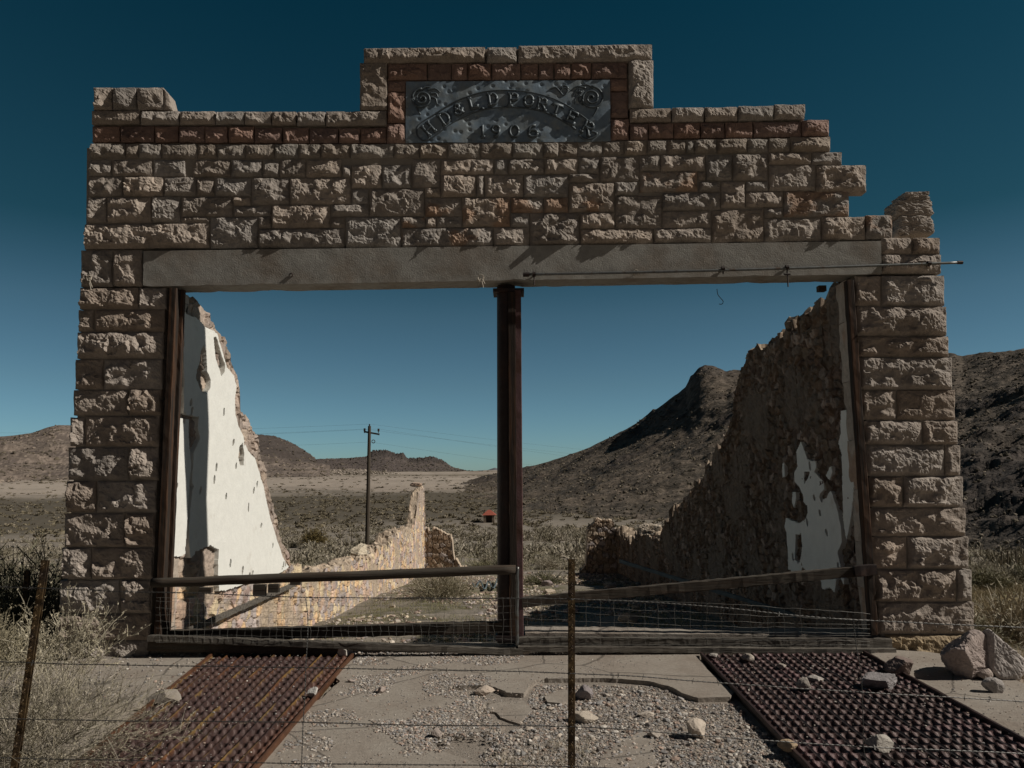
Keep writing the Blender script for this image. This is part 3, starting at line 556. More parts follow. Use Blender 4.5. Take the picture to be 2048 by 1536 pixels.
g = mk('ground', np.stack([X, Y, Z], -1).reshape(-1, 3), gridf(len(ang), len(rad)), M['ground'], cols=C.reshape(-1, 3), smooth=True)
# close the seam between last and first azimuth
tag(g, kind='structure')
# ================================================================== HILLS
HILLS = []
def hill(name, sil, r_base, r_ridge, col, seed, na=260, nr=150, prof=1.25, rough=1.0, crag=None, zb=None, back=1.0, gk=1.0, jag=None):
    """sil: photographed skyline pixels; r_base/r_ridge: [(px, distance)] of foot and crest"""
    px = np.linspace(sil[0][0], sil[-1][0], na); py = np.interp(px, [p[0] for p in sil], [p[1] for p in sil])
    rb = np.interp(px, *zip(*r_base)); rr = np.interp(px, *zip(*r_ridge)); out = []
    V = np.array([ray(a, b) for a, b in zip(px, py)]); hor = np.hypot(V[:, 0], V[:, 1]); el = V[:, 2] / hor; az = np.arctan2(V[:, 0], V[:, 1])
    T, _ = np.meshgrid(np.linspace(0, 1.6, nr), px, indexing='xy'); T = np.linspace(0, 1.6, nr)[None, :] * np.ones((na, 1))
    r = rb[:, None] + (rr - rb)[:, None] * T; azm = az[:, None] * np.ones_like(T)
    X = r * np.sin(azm); Y = -7.5 + r * np.cos(azm); H = 1.7 + el * rr            # crest height
    z0 = zbase(X, Y) if zb is None else zb
    kw_ = max(3, int(na * .12)); pad = np.pad(el, kw_, mode='edge'); ker = np.hanning(2 * kw_ + 1); ker /= ker.sum(); elb = np.convolve(pad, ker, 'valid')
    wT = sstep(.45, 1.0, T); Hm = 1.7 + rr[:, None] * (elb[:, None] * (1 - wT) + el[:, None] * wT)
    Hm = np.maximum(Hm, zbase(rb * np.sin(az), -7.5 + rb * np.cos(az))[:, None] + .5); zf = zbase(rb * np.sin(az), -7.5 + rb * np.cos(az))[:, None] - 1.0
    up = np.where(T <= 1, T ** prof, 1 - back * (T - 1) ** 1.1)
    S = (H - zf[:, 0]).max() ; sc = S / 14.0
    env = sstep(0, .25, T) * (1 - .75 * np.exp(-((T - 1) / .10) ** 2))
    gl = fbm(X / (S * .5), Y / (S * .7), 0, 6, seed, .5) - .5; gs = fbm(X / (S * .11), Y / (S * .14), 0, 4, seed + 4, .6, ridged=True) - .5
    Zz = zf + (Hm - zf) * up + env * (gl * S * (.17 if name != 'x' else 0) * gk * rough * np.minimum(1, (Hm - zf) / S + .25) + gs * S * .018 * rough)
    f1, f2, idn, du, dv = voro(X / (S * .09), Y / (S * .09), seed)
    if jag is not None: Zz = Zz + jag(px)[:, None] * rr[:, None] / F_PX * (fbm(X / (S * .10), Y / (S * .10), 2, 5, seed + 31, .65, ridged=True) - .5) * 2 * np.exp(-((T - 1) / .12) ** 2)
    ck = 0
    if crag is not None:
        ck = crag(px[:, None] * np.ones_like(T), T, fbm(X / (S * .3), Y / (S * .3), 1, 4, seed + 9)); Zz = Zz + ck * (idn * S * .012 + (fbm(X / (S * .08), Y / (S * .08), 0, 4, seed + 8, ridged=True) - .3) * S * .06)
    n = fbm(X / (S * .25), Y / (S * .25), 0, 5, seed + 21); n2 = fbm(X / (S * .03), Y / (S * .03), 0, 3, seed + 22)
    C = np.broadcast_to(col[0], X.shape + (3,)).copy(); C = mixc(C, col[1], sstep(.42, .62, n)); C = mixc(C, col[2], sstep(.55, .66, n2) * .75); C = C * (.75 + .5 * n2)[..., None]
    if crag is not None: C = mixc(C, col[3] * (0.7 + .6 * n2[..., None]), np.clip(ck * 1.5, 0, 1))
    HILLS.append((np.stack([X, Y, Zz], -1), T))
    return tag(mk(name, np.stack([X, Y, Zz], -1).reshape(-1, 3), gridf(na, nr), M['hill'], cols=C.reshape(-1, 3), smooth=True), kind='structure')
a_ = lambda *v: np.array(v)
hill('hill', [(800, 1000), (860, 984), (920, 968), (960, 957), (1000, 948), (1045, 938), (1100, 922), (1180, 894), (1250, 858), (1300, 828), (1350, 792), (1372, 778), (1380, 758), (1398, 742), (1410, 737), (1428, 739), (1450, 747), (1480, 745), (1560, 735), (1700, 718), (1850, 712), (1905, 708), (1925, 714), (1960, 706), (2048, 696), (2300, 670), (2900, 660), (3600, 720)],
     [(800, 150), (1000, 125), (1200, 95), (1400, 80), (1700, 62), (1900, 52), (2048, 46), (2300, 42), (3600, 45)], [(800, 300), (1000, 480), (1200, 400), (1400, 330), (1700, 280), (2048, 230), (2300, 210), (3600, 220)],
     [a_(.105, .083, .062), a_(.078, .063, .047), a_(.16, .128, .10), a_(.045, .036, .032)], 301, na=820, nr=380, prof=1.45, rough=.9, gk=1.3, jag=lambda p: 3.5 * sstep(1340, 1390, p),
     crag=lambda p, t, n: np.clip(sstep(1340, 1390, p) * (1 - sstep(1440, 1520, p)) * sstep(.82, .93, t) * (1 - sstep(1.0, 1.1, t)) * .35 + sstep(1750, 1880, p) * (sstep(.03, .10, t) * (1 - sstep(.22, .42, t + .3 * (n - .5)))) * .55 + sstep(.6, .68, n) * sstep(.3, .5, t) * .5, 0, 1))
hill('hill', [(-2600, 905), (-1900, 880), (-1300, 900), (-900, 885), (-500, 895), (-200, 885), (-60, 878), (0, 873), (60, 868), (95, 856), (118, 850), (150, 850), (250, 862), (400, 876), (480, 874), (480, 868), (505, 872), (545, 874), (578, 886), (605, 902), (620, 912), (640, 930), (660, 945)],
     [(-2600, 420), (-500, 420), (620, 600), (660, 700)], [(-2600, 1000), (-500, 1000), (100, 1100), (500, 1400), (660, 1500)], [a_(.17, .135, .11), a_(.12, .095, .08), a_(.25, .20, .165), a_(.075, .06, .052)], 341, na=900, nr=160, prof=1.3, rough=.9, gk=1.6, jag=lambda p: 3 * sstep(495, 520, p),
     crag=lambda p, t, n: sstep(440, 500, p) * sstep(.35, .8, t) * (1 - sstep(1.02, 1.1, t)) * .9)
hill('hill', [(380, 950), (440, 938), (520, 924), (560, 927), (600, 934), (650, 940), (700, 938), (770, 944), (850, 950)], [(380, 600), (850, 800)], [(380, 850), (850, 1050)], [a_(.25, .205, .17), a_(.19, .155, .125), a_(.36, .31, .26), a_(.12, .1, .085)], 361, na=260, nr=90, prof=1.4, rough=.8, jag=lambda p: 2 + 0 * p)
hill('hill', [(560, 950), (600, 922), (640, 918), (700, 917), (735, 913), (745, 906), (770, 905), (790, 911), (805, 911), (815, 922), (835, 922), (858, 918), (872, 921), (890, 928), (908, 936), (940, 943), (1000, 950)],
     [(560, 1100), (1000, 1500)], [(560, 2200), (1000, 2500)], [a_(.105, .082, .072), a_(.085, .066, .06), a_(.14, .11, .095), a_(.06, .048, .043)], 371, na=420, nr=140, prof=1.1, rough=.6, jag=lambda p: 1.5 + 7 * sstep(730, 745, p) * (1 - sstep(885, 905, p)),
     crag=lambda p, t, n: (sstep(730, 745, p) * (1 - sstep(880, 905, p))) * sstep(.70, .9, t) * (1 - sstep(1.03, 1.12, t)) * .9)
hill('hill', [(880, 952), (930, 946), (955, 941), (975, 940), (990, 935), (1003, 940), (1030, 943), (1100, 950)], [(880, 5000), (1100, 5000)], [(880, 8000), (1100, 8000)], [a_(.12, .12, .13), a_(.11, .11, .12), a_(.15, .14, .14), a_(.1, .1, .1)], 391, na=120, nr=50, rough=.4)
# ================================================================== SIDE WALLS OF THE RUIN
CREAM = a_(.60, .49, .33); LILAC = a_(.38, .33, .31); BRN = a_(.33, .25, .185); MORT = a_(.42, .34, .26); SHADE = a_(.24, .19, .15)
def longwall(name, parent, X0, thick, sgn, ys, ztop, palette, seed, amp=0.035, n_v=None, zbot=None, cell=.17, nrows=150, toprough=.10, mort=None, smear=.25, upper=None, thick2=None):
    mort = MORT * .9 if mort is None else mort
    """rubble wall running back along y; inner face at X0; sgn=+1: body extends to -x"""
    ns = len(ys); zb = zbot
    st = (_h(np.floor(ys / .22), np.zeros(ns), np.zeros(ns), seed) - .5) * toprough * 2 + (fbm(ys * 6, 0, 0, 3, seed) - .5) * toprough
    zt = ztop + st
    t = np.linspace(0, 1, nrows); Y = ys[:, None] * np.ones(nrows)[None]; Z = zb[:, None] + (zt - zb)[:, None] * t[None]
    qy = (fbm(Y * 5, Z * 5, 1, 3, 71) - .5) * .12; qz = (fbm(Y * 5, Z * 5, 6, 3, 72) - .5) * .12; vs = 1 + .8 * (fbm(Y * .9, Z * .9, 0, 2, 73) - .5)
    f1, f2, idn, du, dv = voro((Y + qy) / (cell * 1.15) + 9, (Z + qz) / (cell * .9) + 5, seed, 1.0); edge = f2 - f1
    sm = sstep(.62 - smear * .3, .72 - smear * .2, fbm(Y * 1.6, Z * 1.6, 3, 4, seed + 5))
    pill = sstep(.0, .16, edge) * (1 - sm * .85); h = amp * (pill * (.35 + .9 * idn + ((idn * 7.7 % 1) - .5) * du * 1.2 + ((idn * 3.3 % 1) - .5) * dv * 1.2) + 1.0 * (fbm(Y * 12, Z * 12, 0, 5, seed + 2, .6, ridged=True) - .5) + sm * .5)
    Xf = X0 + sgn * h
    pal = np.array(palette); ci = (idn * 97.3 % 1 * len(pal)).astype(int) % len(pal); c = pal[ci] * (.75 + .5 * (idn * 31.7 % 1))[..., None]
    C = mixc(mixc(c, mort, 1 - sstep(.02, .12, edge)), mort * 1.05, sm * .9) * (.8 + .4 * fbm(Y * 7, Z * 7, 0, 4, 8))[..., None]
    if upper is not None: C = mixc(C, upper * (.75 + .5 * (idn * 31.7 % 1))[..., None], sstep(.35, .8, Z + .4 * (fbm(Y, Z, 0, 3, 3) - .5)) * .85)
    F1 = np.stack([Xf, Y, Z], -1); thick = np.interp(ys, [14.5, 17], [thick, thick2 or thick])[:, None]
    k = 7; s_ = np.linspace(0, 1, k + 2)[1:-1]
    Xt = Xf[:, -1:] + (X0 - sgn * thick - Xf[:, -1:]) * s_[None]; Yt = Y[:, :k]; Zt = zt[:, None] + (voro(Xt / .16, Yt / .2, seed + 3)[2] - .5) * toprough * 1.6 + (fbm(Xt * 9, Yt * 9, 0, 3, 2) - .5) * .06
    F2 = np.stack([Xt, Yt, Zt], -1)
    nb = 24; tb = np.linspace(1, 0, nb); Zb = zb[:, None] + (zt - zb)[:, None] * tb[None]; Yb = Y[:, :nb]; Xb = X0 - sgn * (thick + .05 * fbm(Yb * 5, Zb * 5, 0, 3, 4))
    F3 = np.stack([Xb, Yb, Zb], -1); G = np.concatenate([F1, F2, F3], 1); m_ = G.shape[1]
    Cc = np.concatenate([C, np.broadcast_to(MORT * 1.15, F2.shape) * (.7 + .6 * fbm(Xt * 9, Yt * 9, 0, 3, 12))[..., None], np.broadcast_to(BRN, F3.shape)], 1)
    V = np.concatenate([G.reshape(-1, 3)]); Fq = gridf(ns, m_)
    # close the ends
    n0 = len(V); ends = []; ce = []
    for i in (0, ns - 1):
        cen = G[i].mean(0); V = np.concatenate([V, [cen]]); j = np.arange(m_ - 1); ends.append(np.stack([np.full(m_ - 1, len(V) - 1), i * m_ + j, i * m_ + j + 1], -1)); ce.append(MORT)
    return mk(name, V, [Fq] + ends, M['rubble'], parent, np.concatenate([Cc.reshape(-1, 3), ce]))
def profile(pts, X):
    P = np.array([onx(px, py, X) for px, py in pts]); o = np.argsort(P[:, 1]); return P[o, 1], P[o, 2]
z3 = lambda pts: [(100 + u / 2.0204, 560 + v / 2.0204) for u, v in pts]
z6 = lambda pts: [(1440 + u / 1.829, 560 + v / 1.829) for u, v in pts]
XL = -3.545; XR = 3.50
left = thing('side_wall', (XL - .2, .32, -.5), 'left side wall, tall white-plastered end sloping down to low cream and lilac rubble with a slender spire', 'wall')
yl, zl = profile(z3([(540, 82), (600, 108), (625, 130), (650, 155), (676, 188), (690, 215), (705, 280), (735, 345), (757, 400), (757, 520), (790, 585), (828, 650), (850, 740), (872, 830), (897, 940), (932, 1060), (962, 1130), (1005, 1168), (1050, 1190)]) + [(660, 1142), (674, 1136), (700, 1124), (740, 1115), (758, 1098), (775, 1092), (783, 1076), (796, 1064), (815, 1058), (828, 1050), (831, 1024), (834, 1004), (836, 982), (847, 976), (849, 1050)], XL)
print('LEFTPROF', np.round(yl, 2), np.round(zl, 2))
ysl = np.concatenate([np.arange(.31, 4.2, .018), np.arange(4.2, yl.max(), .045)]); zbl = zbase(np.full(len(ysl), XL), ysl) - .25
longwall('masonry', left, XL, .42, 1, ysl, np.interp(ysl, yl, zl), [CREAM, CREAM, CREAM * [1.05, .9, .8], LILAC, LILAC * 1.15, LILAC * [1.1, .95, .9], CREAM * [.9, .8, .9]], 501, zbot=zbl, toprough=.07, nrows=190, cell=.16, upper=a_(.36, .295, .25), thick2=.2)
right = thing('side_wall', (XR + .2, .32, -.5), 'right side wall of brown rubble in shadow with torn white plaster patches, stepping down to the back', 'wall')
yr, zr = profile([(1692, 572), (1668, 590), (1642, 610), (1612, 640), (1578, 658), (1562, 690), (1522, 704), (1500, 718), (1488, 745), (1476, 790), (1466, 830), (1450, 880), (1422, 920), (1402, 960), (1385, 985), (1362, 1010), (1338, 1040), (1326, 1062), (1323, 1082), (1305, 1076), (1292, 1068), (1272, 1066), (1262, 1082), (1242, 1066), (1234, 1058)], XR)
print('RIGHTPROF', np.round(yr, 2), np.round(zr, 2))
ysr = np.concatenate([np.arange(.31, 5.5, .022), np.arange(5.5, yr.max(), .045)]); zbr = zbase(np.full(len(ysr), XR), ysr) - .25
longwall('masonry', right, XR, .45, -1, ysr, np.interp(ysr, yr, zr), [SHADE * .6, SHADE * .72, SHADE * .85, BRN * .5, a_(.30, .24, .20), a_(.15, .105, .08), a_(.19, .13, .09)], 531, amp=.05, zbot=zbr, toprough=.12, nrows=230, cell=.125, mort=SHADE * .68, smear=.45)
def plaster(parent, X, sgn, outer, holes, name='plaster', res=.011, jit=.02, off=.08, cm=M['plaster'], specks=0):
    toYZ = lambda pts: [tuple(onx(px, py, X + sgn * off)[1:]) for px, py in pts]
    polys = [toYZ(p) for p in outer]; hs = [toYZ(p) for p in holes]
    allp = np.array([q for p in polys for q in p]); y0, z0 = allp.min(0); y1, z1 = allp.max(0)
    ny, nz = int((y1 - y0) / res) + 2, int((z1 - z0) / res) + 2
    Y, Z = np.meshgrid(np.linspace(y0, y1, ny), np.linspace(z0, z1, nz), indexing='ij')
    Yn = Y + (fbm(Y * 7, Z * 7, 0, 4, 5) - .5) * jit * 2; Zn = Z + (fbm(Y * 7, Z * 7, 4, 4, 6) - .5) * jit * 2
    m = np.zeros(Y.shape, bool)
    for p in polys: m |= inpoly(Yn, Zn, p)
    for p in hs: m &= ~inpoly(Yn, Zn, p)
    rs = np.random.RandomState(9)
    for k in range(specks):
        a, b = rs.uniform(y0 + .1, y1), rs.uniform(z0, z1 - .5); m &= ~((((Y - a) / rs.uniform(.014, .034)) ** 2 + ((Z - b - (Y - a) * .6) / rs.uniform(.015, .055)) ** 2 < 1 + 1.2 * (fbm(Y * 40, Z * 40, 0, 2, k) - .5)))
    Xp = X + sgn * (off + .008 * (fbm(Y * 2.5, Z * 2.5, 0, 3, 3) - .5))
    idx = -np.ones(Y.shape, int); c = m[:-1, :-1] & m[1:, :-1] & m[1:, 1:] & m[:-1, 1:]
    use = np.zeros(Y.shape, bool); use[:-1, :-1] |= c; use[1:, :-1] |= c; use[1:, 1:] |= c; use[:-1, 1:] |= c
    idx[use] = np.arange(use.sum()); V = np.stack([Xp, Y, Z], -1)[use]; i, j = np.nonzero(c)
    q = np.stack([idx[i, j], idx[i + 1, j], idx[i + 1, j + 1], idx[i, j + 1]], -1)
    # rim down to the masonry
    n = len(V); Vb = V.copy(); Vb[:, 0] -= sgn * (off - .004); E = np.concatenate([q[:, [0, 1]], q[:, [1, 2]], q[:, [2, 3]], q[:, [3, 0]]])
    key = np.sort(E, 1); _, inv, cnt = np.unique(key, axis=0, return_inverse=True, return_counts=True); be = E[cnt[inv.ravel()] == 1]
    return mk(name, np.concatenate([V, Vb]), [q, np.stack([be[:, 1], be[:, 0], be[:, 0] + n, be[:, 1] + n], -1)], cm, parent)
plaster(left, XL, 1, [z3([(542, 130), (570, 142), (600, 160), (640, 195), (676, 212), (690, 260), (700, 300), (715, 350), (745, 385), (754, 430), (748, 480), (750, 540), (763, 590), (780, 625), (800, 690), (828, 715), (842, 760), (862, 830), (888, 950), (918, 1045), (942, 1120), (968, 1160), (925, 1185), (880, 1197), (820, 1215), (760, 1240), (682, 1262), (680, 1200), (680, 1090), (650, 1072), (610, 1090), (565, 1128), (558, 1000), (575, 850), (580, 700), (605, 640), (595, 600), (600, 552), (570, 547), (540, 545)]),
                          z3([(520, 556), (565, 562), (560, 610), (566, 680), (572, 760), (562, 860), (554, 1000), (546, 1112), (500, 1120), (500, 560)])],
        [z3([(620, 268), (628, 285), (632, 340), (634, 372), (648, 400), (648, 430), (635, 452), (618, 456), (605, 430), (592, 395), (594, 365), (604, 345), (610, 300)]), z3([(662, 232), (672, 228), (680, 250), (690, 300), (708, 345), (705, 368), (692, 384), (680, 345), (670, 310)]), z3([(768, 670), (780, 660), (784, 700), (782, 745), (770, 748), (762, 715)])], specks=46)
plaster(right, XR, -1, [z6([(295, 588), (305, 615), (318, 655), (350, 662), (352, 690), (345, 702), (362, 722), (378, 740), (382, 770), (366, 786), (370, 802), (388, 800), (402, 765), (412, 780), (418, 805), (430, 845), (442, 900), (445, 965), (430, 1000), (446, 1060), (250, 1072), (247, 1000), (243, 930), (234, 905), (240, 868), (262, 880), (292, 888), (310, 874), (320, 850), (318, 828), (304, 812), (304, 790), (288, 760), (272, 738), (270, 705), (282, 680), (278, 630)]),
                        z6([(228, 670), (236, 668), (238, 718), (228, 722)]), z6([(396, 690), (406, 678), (414, 705), (400, 732), (384, 718)]), z6([(264, 770), (278, 775), (280, 800), (270, 838), (262, 810)]), z6([(440, 475), (464, 472), (462, 520), (468, 560), (474, 620), (488, 650), (490, 750), (486, 830), (476, 900), (462, 962), (452, 900), (448, 800), (444, 700), (444, 640), (430, 598), (440, 560)]),
                        z6([(362, 1096), (456, 1086), (452, 1122), (440, 1092), (424, 1098), (418, 1142), (398, 1128), (376, 1134)])],
        [z6([(308, 702), (328, 705), (322, 722), (308, 742)]), z6([(278, 935), (296, 930), (300, 975), (290, 1030), (274, 1022)])], res=.012, specks=22)
# back corner returns
def backwall(parent, pts, Yp, thick, palette, seed, zb):
    x0, x1 = pts[0][0], pts[-1][0]; P = [at(px, py, Yp) for px, py in pts]; xs = np.linspace(P[0][0], P[-1][0], 90); zt = np.interp(xs, [p[0] for p in P], [p[2] for p in P])
    zt = zt + (_h(np.floor(xs / .17), xs * 0, xs * 0, seed) - .5) * .22 + (fbm(xs * 9, 0, 0, 3, seed) - .5) * .12; n = 60; t = np.linspace(0, 1, n); X = xs[:, None] * np.ones(n); Z = zb + (zt - zb)[:, None] * t
    f1, f2, idn, du, dv = voro(X / .2, Z / .16, seed, .9); e = f2 - f1; Yf = Yp - .05 * sstep(.02, .2, e) * (.5 + idn) - .03 * (fbm(X * 9, Z * 9, 0, 3, 4) - .5)
    pal = np.array(palette); c = pal[(idn * 97 % 1 * len(pal)).astype(int) % len(pal)] * (.7 + .6 * (idn * 37 % 1))[..., None]; C = mixc(c, MORT * .8, 1 - sstep(.03, .16, e))
    k = 6; Yt = Yp + thick * np.linspace(0.1, 1, k)[None] * np.ones((90, 1)); Xt = X[:, :k]; Zt = zt[:, None] + (fbm(Xt * 6, Yt * 6, 0, 3, 9) - .5) * .15
    Zb = zb + (zt - zb)[:, None] * np.linspace(1, 0, 8)[None]; G = np.concatenate([np.stack([X, Yf, Z], -1), np.stack([Xt, Yt, Zt], -1), np.stack([X[:, :8], np.full((90, 8), Yp + thick), Zb], -1)], 1)
    m_ = G.shape[1]; V = G.reshape(-1, 3); ends = []; Cc = [C, np.broadcast_to(MORT * 1.1, (90, k, 3)), np.broadcast_to(BRN, (90, 8, 3))]
    for i in (0, 89): V = np.concatenate([V, [G[i].mean(0)]]); j = np.arange(m_ - 1); ends.append(np.stack([np.full(m_ - 1, len(V) - 1), i * m_ + j, i * m_ + j + 1], -1))
    return mk('corner_return', V, [gridf(90, m_)] + ends, M['rubble'], parent, np.concatenate([np.concatenate(Cc, 1).reshape(-1, 3), [MORT, MORT]]))
backwall(left, [(844, 1060), (875, 1060), (890, 1068), (904, 1074), (906, 1100), (910, 1118), (920, 1130), (935, 1142)], yl.max() - .05, .45, [BRN * .9, BRN * .7, LILAC * .7, BRN * 1.1], 551, -2.6)
backwall(right, [(1160, 1140), (1172, 1130), (1175, 1052), (1190, 1040), (1215, 1042), (1240, 1058)], yr.max() - .05, .5, [BRN, LILAC, BRN * 1.2, MORT], 552, -2.6)
# loose blocks lying on wall tops
def rock(px, py, plane, val, size, label, cat='rock', seed=0, col=a_(.36, .30, .25), name='rock', group=None, cut=9, sink=.0, rough=.2, mtl='rubble', n=26):
    p = {'x': onx, 'y': at, 'z': onz}[plane](px, py, val); mb = MB(); n = int(np.clip(max(size) * 260, 22, 80)); boulder(mb, p + [0, 0, size[2] * (1 - sink)], size, seed, n, cut=cut, rough=rough, col=col * .999, fine=1)
    v = mb.v[0]; g = np.array(col) * (.8 + .4 * fbm(v[:, 0] * 14, v[:, 1] * 14, v[:, 2] * 14, 4, seed))[:, None]; mb.c = [g]
    return tag(mb.build(name, M[mtl], origin=[p[0], p[1], p[2]]), label, cat, group)
rock(716, 1118, 'x', XL - .2, (.20, .30, .16), 'pale knobbly boulder balanced on the low left wall', seed=3, col=a_(.62, .54, .42))
rock(734, 1116, 'x', XL - .2, (.13, .2, .11), 'grey ring-shaped stone beside the pale boulder on the low wall', seed=4, col=a_(.42, .38, .32))
rock(834, 974, 'x', XL - .2, (.20, .22, .08), 'flat pinkish cap stone on top of the wall spire', seed=5, col=a_(.5, .38, .30))
rock(1506, 716, 'x', XR + .15, (.12, .16, .045), 'flat pale stone on the stepped top of the right side wall', seed=6, col=a_(.42, .36, .30))
rock(1300, 1072, 'x', XR + .1, (.3, .6, .13), 'sunlit pale stones capping the low far end of the right wall', seed=8, col=a_(.50, .43, .35), cut=16, rough=.6)
# ================================================================== SIDEWALK, GRATES, GRAVEL
def sheet(name, px, z, thick, m, jit=.03, kind='structure', seed=0, parent=None, plane_z=None):
    """broken-edged slab from a photo outline lying at height z"""
    P = [onz(x, y, z)[:2] for x, y in px]; Q = []
    for i in range(len(P)):
        a, b = P[i], P[(i + 1) % len(P)]; L = np.linalg.norm(b - a); n = max(1, int(L / .018))
        for k in range(n):
            p = a + (b - a) * k / n; Q.append(p + (np.array([fbm(p[0] * 6, p[1] * 6, 0, 5, seed + 1, .62), fbm(p[0] * 6, p[1] * 6, 5, 5, seed + 2, .62)]) - .5) * 2 * jit * (0 if (k == 0 and jit == 0) else 1))
    Q = np.array(Q); n = len(Q); import bmesh
    bm = bmesh.new(); v = [bm.verts.new((q[0], q[1], z)) for q in Q]; f = bm.faces.new(v)
    if f.normal.z < 0: f.normal_flip()
    r = bmesh.ops.triangulate(bm, faces=[f]); ex = bmesh.ops.extrude_edge_only(bm, edges=[e for e in bm.edges if e.is_boundary])
    for e in ex['geom']:
        if isinstance(e, bmesh.types.BMVert): e.co.z -= thick; e.co.x += random.uniform(-.0025, .0025); e.co.y += random.uniform(-.0025, .0025)
    me = bpy.data.meshes.new(name); bm.to_mesh(me); bm.free(); me.materials.append(m); o = bpy.data.objects.new(name, me); scene.collection.objects.link(o); OFF[o.name] = np.zeros(3)
    return tag(o, kind=kind)
random.seed(3)
cm = M['concrete']; ct = cm.node_tree; cb_ = ct.nodes['Principled BSDF']
# cracks: warped cell borders, darkened and sunk
tcx = ct.nodes.new('ShaderNodeTexCoord'); nzx = ct.nodes.new('ShaderNodeTexNoise'); nzx.inputs['Scale'].default_value = 2.5; nzx.inputs['Detail'].default_value = 5
mxx = ct.nodes.new('ShaderNodeMix'); mxx.data_type = 'VECTOR'; mxx.inputs[0].default_value = .12; vx = ct.nodes.new('ShaderNodeTexVoronoi'); vx.feature = 'DISTANCE_TO_EDGE'; vx.inputs['Scale'].default_value = .85
ct.links.new(tcx.outputs['Object'], nzx.inputs[0]); ct.links.new(tcx.outputs['Object'], mxx.inputs[4]); ct.links.new(nzx.outputs['Color'], mxx.inputs[5]); ct.links.new(mxx.outputs[1], vx.inputs['Vector'])
mrx = ct.nodes.new('ShaderNodeMapRange'); mrx.inputs[1].default_value = 0; mrx.inputs[2].default_value = .011; mrx.inputs[3].default_value = .35; mrx.inputs[4].default_value = 1; ct.links.new(vx.outputs[0], mrx.inputs[0])
old = cb_.inputs['Base Color'].links[0].from_socket; sx_ = ct.nodes.new('ShaderNodeVectorMath'); sx_.operation = 'SCALE'; ct.links.new(old, sx_.inputs[0]); ct.links.new(mrx.outputs[0], sx_.inputs['Scale']); ct.links.new(sx_.outputs[0], cb_.inputs['Base Color'])
SLAB_C = [(722, 1306), (1395, 1303), (1402, 1318), (1413, 1330), (1413, 1338), (1428, 1350), (1450, 1368), (1470, 1385), (1462, 1394), (1400, 1396), (1365, 1386), (1340, 1372), (1300, 1362), (1240, 1357), (1160, 1356), (1090, 1357), (1072, 1360), (1060, 1372), (1048, 1386), (1010, 1384), (992, 1374), (960, 1370), (905, 1372), (880, 1382), (940, 1386), (975, 1403), (958, 1418), (930, 1432), (955, 1446), (1000, 1440), (1010, 1448), (985, 1462), (925, 1466), (870, 1470), (880, 1500), (960, 1530), (1010, 1560), (1020, 1700), (330, 1700), (520, 1520), (612, 1416), (648, 1392), (678, 1362), (668, 1350)]
mk('gravel_bed', np.array([onz(x, y, -.036) for x, y in [(1000, 1350), (1480, 1350), (1640, 1520), (1720, 1700), (900, 1700), (860, 1360)]]), np.array([[0, 1, 2], [0, 2, 3], [0, 3, 4], [0, 4, 5]]), M['dirt'])
bpy.data.objects['gravel_bed']['kind'] = 'structure'
sheet('sidewalk', SLAB_C, 0.0, .065, M['concrete'], .025, seed=3)
sheet('sidewalk', [(968, 1410), (1000, 1404), (1050, 1402), (1064, 1420), (1042, 1440), (1038, 1448), (1000, 1434), (992, 1424), (972, 1422)], -.022, .08, M['concrete'], .015, seed=5)
sheet('sidewalk', [(1235, 1480), (1290, 1462), (1312, 1474), (1300, 1500), (1318, 1530), (1290, 1600), (1200, 1640), (1180, 1560), (1205, 1510)], -.029, .08, M['concrete'], .03, seed=6)
sheet('sidewalk', [(1738, 1308), (1790, 1300), (1850, 1303), (1945, 1316), (2048, 1368), (2250, 1450), (2500, 1640), (2330, 1660), (2048, 1506)], 0.0, .14, M['concrete'], .008, seed=7)
sheet('sidewalk', [(120, 1322), (300, 1306), (425, 1309), (438, 1314), (398, 1340), (345, 1382), (330, 1392), (280, 1400), (160, 1420), (-200, 1480), (-320, 1400), (-150, 1350)], -.002, .1, M['concrete'], .02, seed=8)
